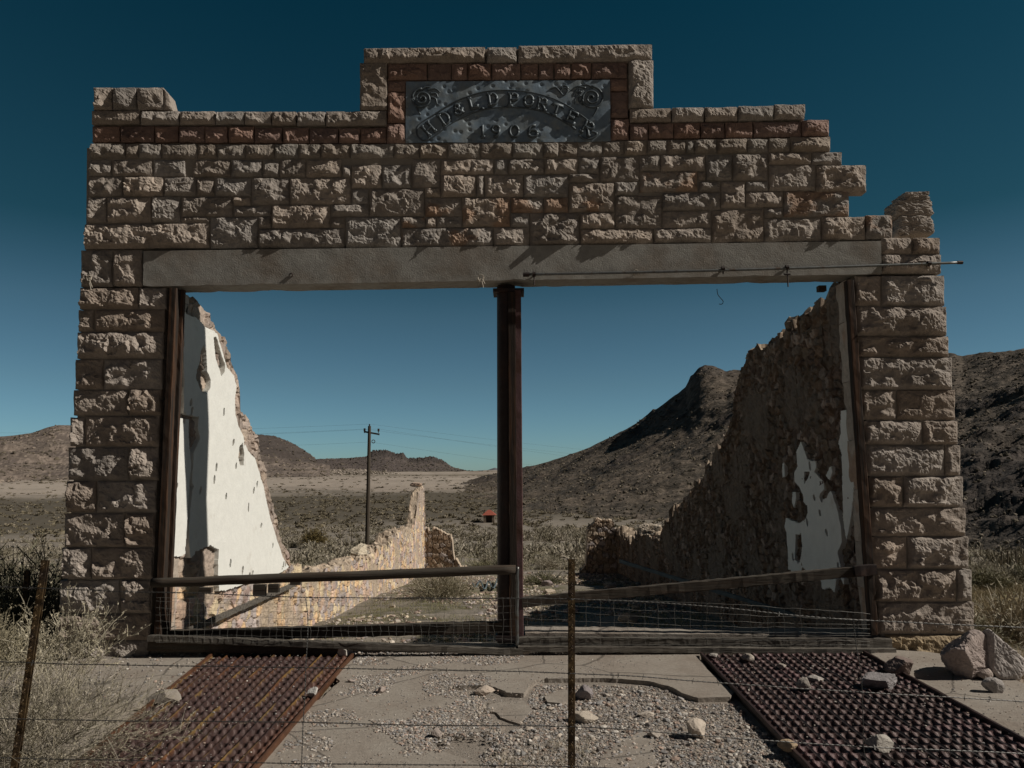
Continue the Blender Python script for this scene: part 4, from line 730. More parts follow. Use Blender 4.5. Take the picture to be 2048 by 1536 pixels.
# --- grates with rows of pressed bumps between raised ribs
def grate(name, q, nstrip, cell, colf, label, seed, zt=0.012, side=0.05, sag=None):
    c = [onz(x, y, zt)[:2] for x, y in q]      # far-left, far-right, near-right, near-left
    W = (np.linalg.norm(c[1] - c[0]) + np.linalg.norm(c[2] - c[3])) / 2; Ln = (np.linalg.norm(c[3] - c[0]) + np.linalg.norm(c[2] - c[1])) / 2
    nu, nv = int(W / .0085), int(Ln / .0095)
    U, Vv = np.meshgrid(np.linspace(0, 1, nu), np.linspace(0, 1, nv), indexing='ij')
    XY = c[0] * ((1 - U) * (1 - Vv))[..., None] + c[1] * (U * (1 - Vv))[..., None] + c[2] * (U * Vv)[..., None] + c[3] * ((1 - U) * Vv)[..., None]
    s = U * nstrip; si = np.floor(s); fu = s - si; sw = W / nstrip
    rib = np.clip(1.6 * (1 - np.minimum(fu, 1 - fu) * sw / (.011 if seed == 1 else .017)), 0, 1)
    v = Vv * Ln / cell; vi = np.floor(v + (si % 2) * .0); fv = v - np.floor(v)
    ncol = 2; su = fu * ncol; fc = su - np.floor(su)
    rr = np.hypot((fc - .5) / .42, (fv - .5) / .40); dome = np.maximum(0, 1 - rr ** 2)
    rr = np.hypot((fc - .5) / .50, (fv - .5) / .47); dome = np.maximum(0, 1 - rr ** 2)
    h = rib * (.012 if seed == 1 else -.008) - dome * .030 * (rib < .25) + .012 * np.maximum(0, np.cos((fc) * 2 * np.pi)) * np.maximum(0, np.cos(fv * 2 * np.pi)) * (rib < .2)
    h = h + (fbm(XY[..., 0] * 2, XY[..., 1] * 2, 0, 3, seed) - .5) * .02 + (fbm(XY[..., 0] * 30, XY[..., 1] * 30, 0, 2, seed) - .5) * .003
    Z = zt + h; C = colf(U, Vv, rib, dome, XY, si)
    G = np.stack([XY[..., 0], XY[..., 1], Z], -1); ring = np.concatenate([np.arange(nu) * nv, (nu - 1) * nv + np.arange(1, nv), (np.arange(nu)[::-1] * nv + nv - 1)[1:], np.arange(nv)[::-1][1:-1]])
    V = G.reshape(-1, 3); B = V[ring].copy(); B[:, 2] -= side; k = len(ring); a = np.arange(k)
    t = thing(name, (float(V[:, 0].mean()), float(V[:, 1].mean()), 0), label, 'grate')
    mk('panel', np.concatenate([V, B]), [gridf(nu, nv), np.stack([ring, np.roll(ring, -1), len(V) + np.roll(a, -1), len(V) + a], -1)], M['grate'], t, np.concatenate([C.reshape(-1, 3), C.reshape(-1, 3)[ring] * .7]))
    fr = MB(); zz = zt + .006
    for (p, r_) in ((c[1], c[2]), (c[0], c[3])): fr.beam([*p, zz], [*r_, zz], .02, .035, seg=40, wob=.002, c=a_(.12, .052, .026) if seed == 1 else a_(.05, .03, .028))
    fr.build('edge_bar', M['grate'], t); return t
DK = a_(.062, .034, .030)
def colL(U, V, rib, dome, XY, si):
    C = np.broadcast_to(DK * .95, U.shape + (3,)).copy(); n = fbm(XY[..., 0] * 4, XY[..., 1] * 4, 0, 4, 9); C = mixc(C, a_(.22, .085, .025), (rib > .3) * sstep(.50, .66, fbm(si * 3.3, V * 6, 0, 3, 4)) * .6)
    C = mixc(C, a_(.075, .038, .026), sstep(.5, .65, n) * .4); C = mixc(C, a_(.40, .25, .06), (rib > .35) * sstep(.55, .62, fbm(si * 7.7, V * 9, 3, 3, 4)) * .45); return mixc(C, a_(.12, .045, .02), sstep(.86, .97, U) * .5)
def colR(U, V, rib, dome, XY, si):
    C = np.broadcast_to(DK * .9, U.shape + (3,)).copy(); n = fbm(XY[..., 0] * 4, XY[..., 1] * 4, 0, 4, 19); return mixc(mixc(C, a_(.085, .045, .045), sstep(.45, .7, n)), a_(.022, .015, .015), (rib > .2) * .95)
grate('rusted_grate', [(424, 1311), (708, 1308), (440, 1620), (40, 1620)], 9, .125, colL, 'orange-rusted iron sidewalk grate left of centre, lying in front of the left opening', 1)
grate('rusted_grate', [(1402, 1309), (1728, 1306), (2330, 1640), (1715, 1640)], 11, .12, colR, 'dark brown rusted iron sidewalk grate at the right, strewn with a few rocks', 2)
# --- gravel and pebbles
ico_v = []; t_ = (1 + 5 ** .5) / 2
for a, b in ((-1, t_), (1, t_), (-1, -t_), (1, -t_)): ico_v += [(a, b, 0)]
for a, b in ((-1, t_), (1, t_), (-1, -t_), (1, -t_)): ico_v += [(0, a, b)]
for a, b in ((t_, -1), (t_, 1), (-t_, -1), (-t_, 1)): ico_v += [(a, 0, b)]
ICO = np.array(ico_v, float); ICO /= np.linalg.norm(ICO[0])
ICF = np.array([(0, 11, 5), (0, 5, 1), (0, 1, 7), (0, 7, 10), (0, 10, 11), (1, 5, 9), (5, 11, 4), (11, 10, 2), (10, 7, 6), (7, 1, 8), (3, 9, 4), (3, 4, 2), (3, 2, 6), (3, 6, 8), (3, 8, 9), (4, 9, 5), (2, 4, 11), (6, 2, 10), (8, 6, 7), (9, 8, 1)])
def pebbles(name, XYZ, size, pal, seed, kind='stuff', m='gravel', flat=.6):
    rs = np.random.RandomState(seed); n = len(XYZ); S = np.asarray(size)[:, None, None] * (ICO[None] * (1 + rs.uniform(-.28, .28, (n, 12, 1)))) * rs.uniform(.6, 1.25, (n, 1, 3)) * np.array([1, 1, flat])
    a = rs.uniform(0, 6.28, n); ca, sa = np.cos(a)[:, None], np.sin(a)[:, None]; x = S[..., 0] * ca - S[..., 1] * sa; y = S[..., 0] * sa + S[..., 1] * ca
    P = np.stack([x, y, S[..., 2]], -1) + XYZ[:, None]; F = (ICF[None] + 12 * np.arange(n)[:, None, None]).reshape(-1, 3)
    C = np.array(pal)[rs.randint(0, len(pal), n)] * rs.uniform(.65, 1.3, (n, 1)); return tag(mk(name, P.reshape(-1, 3), F, M[m], None, np.repeat(C, 12, 0)), kind=kind)
GP = [a_(.36, .32, .28), a_(.32, .30, .29), a_(.42, .36, .30), a_(.24, .21, .19), a_(.52, .48, .43), a_(.36, .27, .22), a_(.27, .26, .25)]
rs = np.random.RandomState(77)
def scat(n, poly, z, px=True):
    P = np.array([onz(x, y, 0)[:2] for x, y in poly]) if px else np.array(poly); lo, hi = P.min(0), P.max(0); out = np.zeros((0, 2))
    while len(out) < n:
        q = rs.uniform(lo, hi, (n * 3, 2)); out = np.concatenate([out, q[inpoly(q[:, 0], q[:, 1], P)]])
    out = out[:n]; return np.stack([out[:, 0], out[:, 1], np.full(n, z)], -1)
pts = []; sz = []
def add(n, poly, z, a, b, pw=2.2, clump=None):
    p = scat(n, poly, z)
    if clump: p = p[fbm(p[:, 0] * clump, p[:, 1] * clump, 0, 3, 31) > .50]
    pts.append(p); sz.append(a + (b - a) * rs.rand(len(p)) ** pw)
BIG = [(1075, 1362), (1300, 1364), (1400, 1398), (1470, 1398), (1500, 1430), (1620, 1540), (1700, 1640), (1000, 1640), (960, 1500), (1040, 1440), (1060, 1380)]
add(26000, BIG, -.034, .003, .013, 2.5); add(1500, BIG, -.028, .008, .028, 3)
add(20000, [(722, 1306), (1060, 1308), (1050, 1380), (1000, 1560), (500, 1580), (620, 1420)], .002, .003, .015, 2.5, 3.2)
add(2600, [(722, 1306), (1390, 1306), (1050, 1380), (1000, 1560), (500, 1580), (620, 1420)], .002, .002, .008)
add(2600, [(905, 1372), (980, 1372), (1050, 1388), (1062, 1420), (1000, 1460), (880, 1470), (960, 1420), (975, 1403), (890, 1384)], -.045, .005, .017)
add(900, [(740, 1440), (930, 1440), (900, 1490), (800, 1492)], .003, .004, .016, 2)
add(500, [(1738, 1312), (1945, 1318), (2048, 1370), (2300, 1620)], .002, .002, .010, 3); add(900, [(-150, 1350), (300, 1308), (435, 1312), (330, 1392), (-200, 1480)], .002, .003, .018, 3)
add(420, [(424, 1315), (700, 1315), (440, 1600), (100, 1600)], .020, .003, .010, 3); add(420, [(1402, 1315), (1728, 1312), (2300, 1620), (1715, 1620)], .020, .003, .011, 3)
add(2600, [(300, 1296), (1790, 1298), (1790, 1306), (300, 1312)], .005, .004, .020, 2.5)
pebbles('gravel', np.concatenate(pts), np.concatenate(sz), GP, 5)
# rubble on the interior floor: small bits as one mass
q = np.stack([rs.uniform(-3.4, 3.4, 12000), rs.uniform(.5, 20, 12000)], 1); zz = zbase(q[:, 0], q[:, 1]); keep = fbm(q[:, 0] / 1.2, q[:, 1] / 1.2, 0, 3, 55) > .42
pebbles('rubble', np.stack([q[:, 0], q[:, 1], zz + .01], -1)[keep], (.010 + .055 * rs.rand(12000) ** 3.2)[keep], [a_(.52, .44, .33), a_(.38, .30, .25), a_(.33, .29, .28), a_(.6, .53, .45), a_(.28, .20, .16)], 6)
q = np.stack([rs.uniform(3.9, 12, 2500), rs.uniform(-1.5, 12, 2500)], 1); q2 = np.stack([rs.uniform(-14, -4.2, 1500), rs.uniform(-3, 12, 1500)], 1); q = np.concatenate([q, q2]); zz = zbase(q[:, 0], q[:, 1])
pebbles('rubble', np.stack([q[:, 0], q[:, 1], zz + .01], -1), .008 + .05 * rs.rand(4000) ** 4, [a_(.4, .34, .27), a_(.33, .27, .22)], 7)
# rocks and bushes strewn over the hillsides
def strew(i, n, smin, smax, pal, seed, tmax=.97):
    G, T = HILLS[i]; r_ = np.random.RandomState(seed); a = r_.randint(2, G.shape[0] - 2, n * 2); b = r_.randint(3, G.shape[1] - 3, n * 2); k = T[0, b] < tmax; a, b = a[k][:n], b[k][:n]; P = G[a, b] + r_.uniform(-.5, .5, (len(a), 1)) * (G[a, b + 1] - G[a, b]) + r_.uniform(-.5, .5, (len(a), 1)) * (G[a + 1, b] - G[a, b])
    d = np.hypot(P[:, 0], P[:, 1] + 7.5); s_ = (smin + (smax - smin) * r_.rand(len(a)) ** 3) * (d / 200) ** .6; pebbles('hillside_scrub', P + [0, 0, .1], s_, pal, seed, flat=.75)
strew(0, 30000, .08, .48, [a_(.06, .05, .035), a_(.09, .075, .05), a_(.13, .11, .08), a_(.19, .16, .125)], 11)
strew(1, 11000, .3, 1.0, [a_(.09, .075, .055), a_(.22, .18, .145), a_(.12, .10, .07)], 12); strew(3, 2500, .3, 1.0, [a_(.07, .06, .05), a_(.12, .10, .08)], 13); strew(2, 1500, .3, .9, [a_(.10, .085, .06), a_(.35, .30, .25)], 14)
# --- individual rocks
RC = a_(.36, .30, .265)
ROCKS = [((1935, 1350), (.235, .19, .17), 'large pinkish rough boulder with dark flat top at the foot of the right pier', 41, a_(.34, .28, .255), 7), ((2002, 1352), (.15, .13, .18), 'squared pale block leaning beside the large boulder at the right edge', 42, a_(.42, .38, .355), 6),
 ((1803, 1349), (.105, .09, .085), 'dark angular rock between the right grate and the big boulder', 43, a_(.22, .17, .15), 7), ((1967, 1358), (.055, .05, .045), 'small round stone tucked under the large boulder', 44, RC, 10), ((1987, 1384), (.065, .05, .05), 'small pointed rock alone on the right sidewalk slab', 45, a_(.36, .33, .31), 7),
 ((1762, 1376), (.12, .09, .065), 'grey wedge-shaped rock lying on the far right rows of the dark grate', 46, a_(.27, .25, .25), 7), ((1610, 1380), (.05, .045, .045), 'small pale rock standing upright in the middle of the dark grate', 47, a_(.38, .34, .30), 8), ((1633, 1362), (.06, .04, .022), 'flat pale stone just behind the upright rock on the dark grate', 48, a_(.4, .37, .34), 8),
 ((1496, 1322), (.045, .04, .03), 'small square stone near the far left end of the dark grate', 49, a_(.4, .35, .3), 6), ((1562, 1336), (.045, .04, .02), 'small flat stone in the far middle of the dark grate', 50, a_(.4, .35, .3), 7), ((1428, 1315), (.035, .03, .022), 'tiny pale stone on the far corner of the dark grate', 51, a_(.46, .42, .38), 7),
 ((1760, 1500), (.065, .05, .045), 'pale rock near the bottom edge of the dark grate', 52, a_(.37, .34, .3), 7), ((1393, 1474), (.075, .06, .055), 'pale faceted rock casting a long shadow on the gravel', 53, a_(.48, .41, .34), 7), ((1165, 1398), (.062, .06, .05), 'round purplish-grey cobble just right of the near fence post', 54, a_(.26, .23, .23), 12),
 ((1167, 1442), (.085, .06, .04), 'pale broken rock at the right of the near fence post', 55, a_(.46, .40, .33), 8), ((965, 1388), (.075, .05, .03), 'pinkish broken lump at the edge of the cracked slab', 56, a_(.48, .40, .33), 9), ((871, 1474), (.035, .03, .026), 'small dark stone on the slab below the gravel patch', 57, a_(.33, .28, .25), 7),
 ((626, 1396), (.035, .03, .04), 'small upright white stone on the orange-rusted grate', 58, a_(.55, .53, .5), 7), ((688, 1312), (.07, .05, .04), 'white angular stone at the far right corner of the orange-rusted grate', 59, a_(.6, .56, .5), 7), ((935, 1309), (.045, .04, .03), 'pale rounded stone against the threshold board left of the centre column', 60, a_(.5, .45, .39), 9),
 ((1048, 1309), (.05, .04, .03), 'pale pointed stone against the threshold just below the centre column', 61, a_(.5, .43, .36), 7), ((1190, 1305), (.075, .04, .018), 'flat slab chip against the threshold right of the near post', 62, a_(.48, .43, .37), 7), ((1155, 1303), (.022, .02, .022), 'small round stone beside the flat chip at the threshold', 63, RC, 9),
 ((762, 1386), (.03, .03, .022), 'small stone on the gravel patch at the left of the slab', 64, RC, 8), ((1290, 1434), (.05, .04, .02), 'flat light stone in the middle of the gravel', 65, a_(.46, .4, .34), 7), ((1310, 1476), (.04, .03, .025), 'light chip on the gravel below the flat light stone', 66, a_(.42, .37, .32), 7),
 ((1575, 1502), (.05, .04, .03), 'tan stone in the gap beside the left edge of the dark grate', 67, a_(.4, .3, .2), 7), ((254, 1312), (.06, .05, .035), 'pale stone at the back of the left slab', 68, a_(.45, .4, .35), 7), ((702, 1364), (.03, .02, .012), 'thin chip beside the orange-rusted grate', 69, RC, 7)]
for (p, s, lab, sd, c, cut) in ROCKS: rock(p[0], p[1], 'z', (-.034 if 1060 < p[0] < 1420 and p[1] > 1364 else 0.0) if p[0] < 1400 or p[0] > 1780 else .010, s, lab, seed=sd, col=c, cut=cut, sink=.12, mtl='rubble')
sheet('broken_slab', [(1088, 1392), (1118, 1380), (1150, 1378), (1146, 1398), (1120, 1406), (1096, 1404)], -.015, .05, M['concrete'], .01, kind=None, seed=21)
tag(bpy.data.objects['broken_slab'], 'loose tilted concrete flake left of the near fence post', 'concrete slab')
def curbstone(px, py, size, lab, seed):
    mb = MB(); p = onz(px, py, 0); n = 20; boulder(mb, p + [0, 0, size[2] * .5], size, seed, 28, cut=14, rough=.1); tag(mb.build('concrete_block', M['concrete'], origin=p), lab, 'concrete block')
curbstone(338, 1404, (.13, .09, .06), 'rounded broken concrete block between the bush and the rusted grate', 90)
# interior rocks large enough to count
IR = []
for k in range(34):
    x = rs.uniform(-2.6, 2.8); y = rs.uniform(1.2, 14) ; IR.append((x, y, rs.uniform(.05, .15)))
for k, (x, y, s) in enumerate(IR):
    mb = MB(); z = float(zbase(np.array(x), np.array(y))); c = [a_(.5, .42, .33), a_(.36, .30, .26), a_(.32, .26, .25)][k % 3]; boulder(mb, (x, y, z + s * .25), (s * 1.1, s, s * .6), 200 + k, 14, cut=8, col=c)
    tag(mb.build('rock', M['rubble'], origin=(x, y, z)), 'fallen wall stone on the weedy floor inside the ruin', 'rock', 'fallen stones inside the ruin')
# ================================================================== THRESHOLD AND BARRIERS
def plankthing(name, a, b, w_, h_, m, label, cat, seed, **k):
    mb = MB(); mb.beam(a, b, w_, h_, seed=seed, seg=60, wob=k.get('wob', .004), up=k.get('up', (0, 0, 1))); return tag(mb.build(name, m, origin=a), label, cat)
plankthing('curb_beam', at(1050, 1258, .18) + [0, 0, -.06], at(1752, 1262, .18) + [0, 0, -.06], .30, .12, M['concrete'], 'long concrete sill across the right opening behind the boards', 'sill', 3)
sl = MB(); sl.box([-3.62, 0.03, -.3], [3.5, .31, .03]); tag(sl.build('threshold', M['concrete'], origin=(0, 0.1, -.3)), 'low rubble-strewn concrete threshold under the whole front', 'threshold')
plankthing('plank', at(1036, 1284, -.06), at(1782, 1287, -.06), .05, .095, M['plank'], 'upper weathered grey board along the foot of the right opening', 'plank', 5)
plankthing('plank', at(1036, 1297, -.12), at(1790, 1302, -.12), .06, .05, M['plank'], 'lower weathered grey board lying along the sidewalk at the right opening', 'plank', 6)
plankthing('plank', at(298, 1276, -.10), at(1046, 1303, -.12), .07, .06, M['plank'], 'grey board slanting across the foot of the left opening', 'plank', 7)
plankthing('plank', at(300, 1290, -.05), at(700, 1300, -.05), .10, .09, M['wood'], 'dark timber under the slanting grey board at the left opening', 'plank', 8)
plankthing('log_rail', at(330, 1272, .06), at(1046, 1252, .10), .10, .105, M['wood'], 'thick dark bottom rail of the left wire barrier', 'rail', 9)
def polething(name, a, b, r, m, label, cat, n=12):
    mb = MB(); P = np.linspace(a, b, 30); P += (fbm(np.arange(30) * .3, 0, 0, 3, 4)[:, None] - .5) * .01; mb.tube(P, r, n); return tag(mb.build(name, m, origin=a, smooth=True), label, cat)
polething('top_rail', at(304, 1166, -.10), at(1032, 1139, -.10), .045, M['wood'], 'dark round top rail across the left opening', 'rail')
plankthing('top_rail', at(1044, 1204, .05), at(1742, 1140, -.04), .07, .095, M['wood'], 'squared brown top rail rising to the right across the right opening', 'rail', 10)
mb = MB(); mb.beam(at(1708, 1142, -.09), at(1752, 1139, -.09), .05, .10, seg=4); tag(mb.build('rail_bracket', M['iron'], origin=at(1730, 1140, -.09)), 'black iron bracket fixing the brown rail to the right frame', 'bracket')
polething('steel_pipe', at(1035, 1134, -.13), at(1034, 1290, -.13), .016, M['galv'], 'slim galvanised upright pipe in front of the centre column', 'pipe', 10)
plankthing('diagonal_board', onx(376, 1262, XL + .13) , onx(590, 1168, XL + .13), .02, .07, M['plank'], 'pale diagonal board leaning in front of the left side wall', 'board', 11)
plankthing('blue_board', at(1240, 1122, 5.5), at(1690, 1262, 1.6), .03, .055, M['blue'], 'blue-grey diagonal plank lying against the foot of the right side wall', 'board', 12)
for k, (px, py, w_, h_) in enumerate([(592, 1160, .05, .09), (520, 1180, .06, .11), (548, 1176, .05, .08), (412, 1180, .06, .05)]):
    c = at(px, py, .02); mb = MB(); mb.box(c - [w_, .03, h_ / 2], c + [w_, .02, h_ / 2]); tag(mb.build('wood_block', M['wood'], origin=c), ['squared wood block standing on the left top rail', 'longest wood block hanging under the left top rail', 'wood block hanging just right of the longest one under the left rail', 'small dark block under the left end of the top rail'][k], 'wood block')
def wiremesh(name, x0, x1, rows, dx, Y, label, seed, m='wirel', sag=None, zb=None):
    """field fence: horizontal line wires and short stay wires"""
    rs2 = np.random.RandomState(seed); t = thing(name, tuple(at((x0 + x1) / 2, rows[-1][0], Y)), label, 'wire fence'); mb = MB(); lines = []
    for (ya, yb, mid) in rows:
        xs = np.linspace(x0, x1, 60); ys = ya + (yb - ya) * (xs - x0) / (x1 - x0) + mid * np.sin(np.pi * (xs - x0) / (x1 - x0)) + (fbm(xs / 40, ya, 0, 3, seed) - .5) * 5; lines.append((xs, ys))
        mb.tube([at(a, b, Y + .01 * math.sin(a / 30)) for a, b in zip(xs, ys)], .0012, 4)
    mb.build('line_wires', M[m], t); mb = MB(); x = x0 + 8
    while x < x1 - 4:
        P = []
        for xs, ys in lines: xx = x + rs2.uniform(-2, 2); P.append(at(xx, np.interp(xx, xs, ys), Y - .004))
        mb.tube(P, .0011, 4); x += dx * rs2.uniform(.85, 1.15)
    mb.build('stay_wires', M[m], t)
wiremesh('field_fence', 312, 1030, [(1196, 1196, 4), (1203, 1212, 4), (1216, 1225, 5), (1229, 1238, 5), (1243, 1251, 3), (1256, 1264, 2), (1270, 1278, 0), (1284, 1286, 0)], 16, -.14, 'sagging square-mesh wire stretched across the left opening', 3)
wiremesh('field_fence', 1046, 1740, [(1196, 1228, -6), (1205, 1240, 3), (1218, 1249, 6), (1236, 1258, 4), (1250, 1266, 3), (1262, 1272, 3), (1274, 1282, 0), (1288, 1290, 0)], 30, -.12, 'loose wide-mesh wire slumping across the right opening', 4)
# ================================================================== BARBED WIRE FENCE NEAR THE CAMERA
def barbed(pts_px, Y, label, barbs=True, r=.0015, seed=0, tw=.055):
    P0 = np.array([at(x, y, Y) for x, y in smooth_px(pts_px, 60)]); L = np.concatenate([[0], np.cumsum(np.linalg.norm(np.diff(P0, axis=0), axis=1))]); n = int(L[-1] / .009); s = np.linspace(0, L[-1], n)
    P = np.stack([np.interp(s, L, P0[:, i]) for i in range(3)], -1); P[:, 2] += (fbm(s * 1.5, seed, 0, 3, 8) - .5) * .012; d = np.gradient(P, axis=0); d /= np.linalg.norm(d, axis=1)[:, None]
    u = np.cross(d, [0, 1, 0]); mb = MB(); ph = 2 * np.pi * s / tw
    for k in (0, np.pi): mb.tube(P + .0021 * (np.cos(ph + k)[:, None] * u + np.sin(ph + k)[:, None] * np.array([0, 1, 0])), r, 4)
    if barbs:
        rs3 = np.random.RandomState(seed); x = .06
        while x < L[-1]:
            i = min(int(x / .009), n - 2)
            for k in range(2):
                a = rs3.uniform(0, 6.28); v = (u[i] * math.cos(a) + np.array([0, 1, 0]) * math.sin(a)) * .014 + d[i] * .004 * (-1) ** k; mb.tube([P[i] - v, P[i] + v], .0013, 3)
            x += .125
    return tag(mb.build('barbed_wire' if barbs else 'stay_wire', M['wire'], origin=P[0]), label, 'barbed wire' if barbs else 'wire')
YF = -3.5
barbed([(-200, 1168), (93, 1178), (400, 1186), (620, 1194), (1143, 1199), (1420, 1214), (1700, 1240), (2048, 1256), (2250, 1262)], YF - .03, 'topmost barbed strand crossing the whole view at knee height of the ruin', seed=1)
barbed([(-200, 1316), (58, 1327), (350, 1332), (610, 1335), (1143, 1346), (1400, 1362), (1700, 1384), (2048, 1402), (2250, 1410)], YF - .03, 'second barbed strand from the top running over the far edge of the sidewalk', seed=2)
barbed([(-200, 1432), (40, 1440), (350, 1443), (610, 1446), (1143, 1455), (1400, 1472), (1700, 1493), (2048, 1507), (2250, 1514)], YF - .03, 'third barbed strand from the top crossing the middle of the grates', seed=3)
barbed([(-200, 1510), (30, 1517), (400, 1522), (700, 1528), (1143, 1534), (1400, 1548), (1700, 1570), (2048, 1585)], YF - .03, 'lowest barbed strand along the bottom edge of the picture', seed=4)
barbed([(611, 1194), (616, 1250), (612, 1330), (610, 1390), (606, 1450), (603, 1536), (600, 1620)], YF - .035, 'twisted upright stay wire in front of the orange-rusted grate', False, seed=5, tw=.03)
barbed([(1707, 1240), (1712, 1290), (1722, 1350), (1726, 1440), (1728, 1500), (1738, 1536), (1750, 1620)], YF - .035, 'twisted upright stay wire in front of the dark grate', False, seed=6, tw=.03)
def tpost(top, bot, Y, label, ex=.35, s=1.0, mat_='post'):
    a = at(*top, Y); b = at(*bot, Y); t = thing('fence_post', tuple(b), label, 'fence post'); d = (b - a); b2 = b + d / np.linalg.norm(d) * ex
    mb = MB(); mb.beam(a, b2, .003 * s, .036 * s, up=(1, 0, 0), seg=30, wob=.0006); mb.build('flange', M[mat_], t); mb = MB(); mb.beam(a + [0, -.016 * s, 0], b2 + [0, -.016 * s, 0], .034 * s, .004 * s, up=(0, 1, 0), seg=30, wob=.0006, seed=3); L = np.linalg.norm(b2 - a); k = int(L / .052)
    for i in range(k): c = a + (b2 - a) * (i + .5) / k + [0, -.036 * s, 0]; mb.tube([c + [0, .016, .01], c + [0, -.002, 0], c + [0, .016, -.01]], .006 * s, 4)
    o = mb.build('web', M[mat_], t); return t
tpost((1143, 1118), (1143, 1590), YF, 'upright rusty steel fence post right of centre, nearest the camera')
tpost((93, 1120), (26, 1570), YF, 'leaning rusty steel fence post at the left edge', ex=.3)
# wire ties
mb = MB(); c = at(1143, 1199, YF - .05); mb.tube([c + [-.02, .03, .01], c + [0, -.012, 0], c + [.02, .03, .0]], .0022, 5); tag(mb.build('wire_tie', M['wire'], origin=c), 'wire clip holding the top strand to the right-of-centre post', 'wire clip')
# ================================================================== VEGETATION
def gh(px, py, dmin=8.0):
    """where the view ray meets the real ground"""
    v = ray(px, py); hd = math.hypot(v[0], v[1]); ts = np.geomspace(dmin / hd, 2500 / hd, 1500); P = CAM + ts[:, None] * v; zz = zbase(P[:, 0], P[:, 1]); i = np.argmax(P[:, 2] < zz); return P[i]
TWIG = [a_(.30, .265, .20), a_(.36, .32, .25), a_(.24, .22, .15), a_(.33, .28, .20)]
def bushmesh(n, rad, hgt, wd, seed, pal, sub=0, droop=.25, mid=2, tips=0, hemi=.95, subl=.35):
    """many thin curved twigs springing from the base"""
    r = np.random.RandomState(seed); th = r.uniform(0, 2 * np.pi, n); el = np.arccos(1 - r.rand(n) * hemi); R_ = (.55 + .45 * r.rand(n) ** .6)
    lump = .72 + .45 * fbm(np.cos(th) * 1.6 + seed, np.sin(th) * 1.6, el * 1.6, 2, seed); R_ = R_ * lump * 1.15
    d = np.stack([np.sin(el) * np.cos(th) * rad, np.sin(el) * np.sin(th) * rad, np.cos(el) * hgt], -1) * R_[:, None]; b0 = np.stack([r.normal(0, rad * .13, n), r.normal(0, rad * .13, n), np.zeros(n)], -1)
    t = np.linspace(0, 1, mid + 1)[None, :, None]; bend = np.stack([r.normal(0, .10 * rad, n), r.normal(0, .10 * rad, n), .18 * hgt * np.sin(el)], -1)
    P = b0[:, None] + d[:, None] * t + bend[:, None] * (4 * t * (1 - t)); P[..., 2] = np.maximum(P[..., 2], .0)
    if sub:
        k = np.repeat(np.arange(n), sub); tt = r.uniform(.35, 1, len(k)); i0 = np.minimum((tt * mid).astype(int), mid - 1); f = (tt * mid - i0)[:, None]; s0 = P[k, i0] * (1 - f) + P[k, i0 + 1] * f
        dd = P[k, -1] - P[k, 0]; dd = dd / (np.linalg.norm(dd, axis=1)[:, None] + 1e-9) + r.normal(0, .55, (len(k), 3)) + [0, 0, .15]; dd /= np.linalg.norm(dd, axis=1)[:, None]; L = rad * subl * r.uniform(.3, 1, len(k))[:, None]
        tS = np.linspace(0, 1, mid + 1)[None, :, None]; PS = s0[:, None] + (dd * L)[:, None] * tS + r.normal(0, .03 * rad, (len(k), 1, 3)) * tS ** 2; P = np.concatenate([P, PS]); 
    N = len(P); side = r.normal(0, 1, (N, 3)); side /= np.linalg.norm(side, axis=1)[:, None]; w_ = wd * r.uniform(.6, 1.3, N)[:, None, None] * np.linspace(1, .35, mid + 1)[None, :, None]
    V = np.stack([P - side[:, None] * w_ / 2, P + side[:, None] * w_ / 2], 2).reshape(N, -1, 3); m2 = (mid + 1) * 2
    q = np.concatenate([np.array([[2 * j, 2 * j + 1, 2 * j + 3, 2 * j + 2]]) for j in range(mid)]); F = (q[None] + m2 * np.arange(N)[:, None, None]).reshape(-1, 4)
    C = np.array(pal)[r.randint(0, len(pal), N)] * r.uniform(.65, 1.25, (N, 1)); C = np.repeat(C, m2, 0); V = V.reshape(-1, 3)
    fs = [F]
    if tips:
        k = r.randint(0, N, tips); u = r.rand(tips)[:, None]; c = P[k, -1] * u + P[k, -2] * (1 - u); s_ = wd * 3.2 * r.uniform(.5, 1.4, (tips, 1)); a = r.normal(0, 1, (tips, 3)); a /= np.linalg.norm(a, axis=1)[:, None]; b = r.normal(0, 1, (tips, 3)); b /= np.linalg.norm(b, axis=1)[:, None]
        T = np.stack([c - b * s_ * .22, c + b * s_ * .22, c + a * s_], 1).reshape(-1, 3); fs.append(np.arange(tips * 3).reshape(-1, 3) + len(V)); V = np.concatenate([V, T]); C = np.concatenate([C, np.repeat(np.array(pal)[r.randint(0, len(pal), tips)] * r.uniform(.8, 1.3, (tips, 1)), 3, 0)])
    return V, fs, C
def shrub_obj(name, loc, prm, label, cat, group=None):
    V, F, C = bushmesh(**prm); o = mk(name, V + np.array(loc), F, M['shrub'], None, C, origin=loc); return tag(o, label, cat, group)
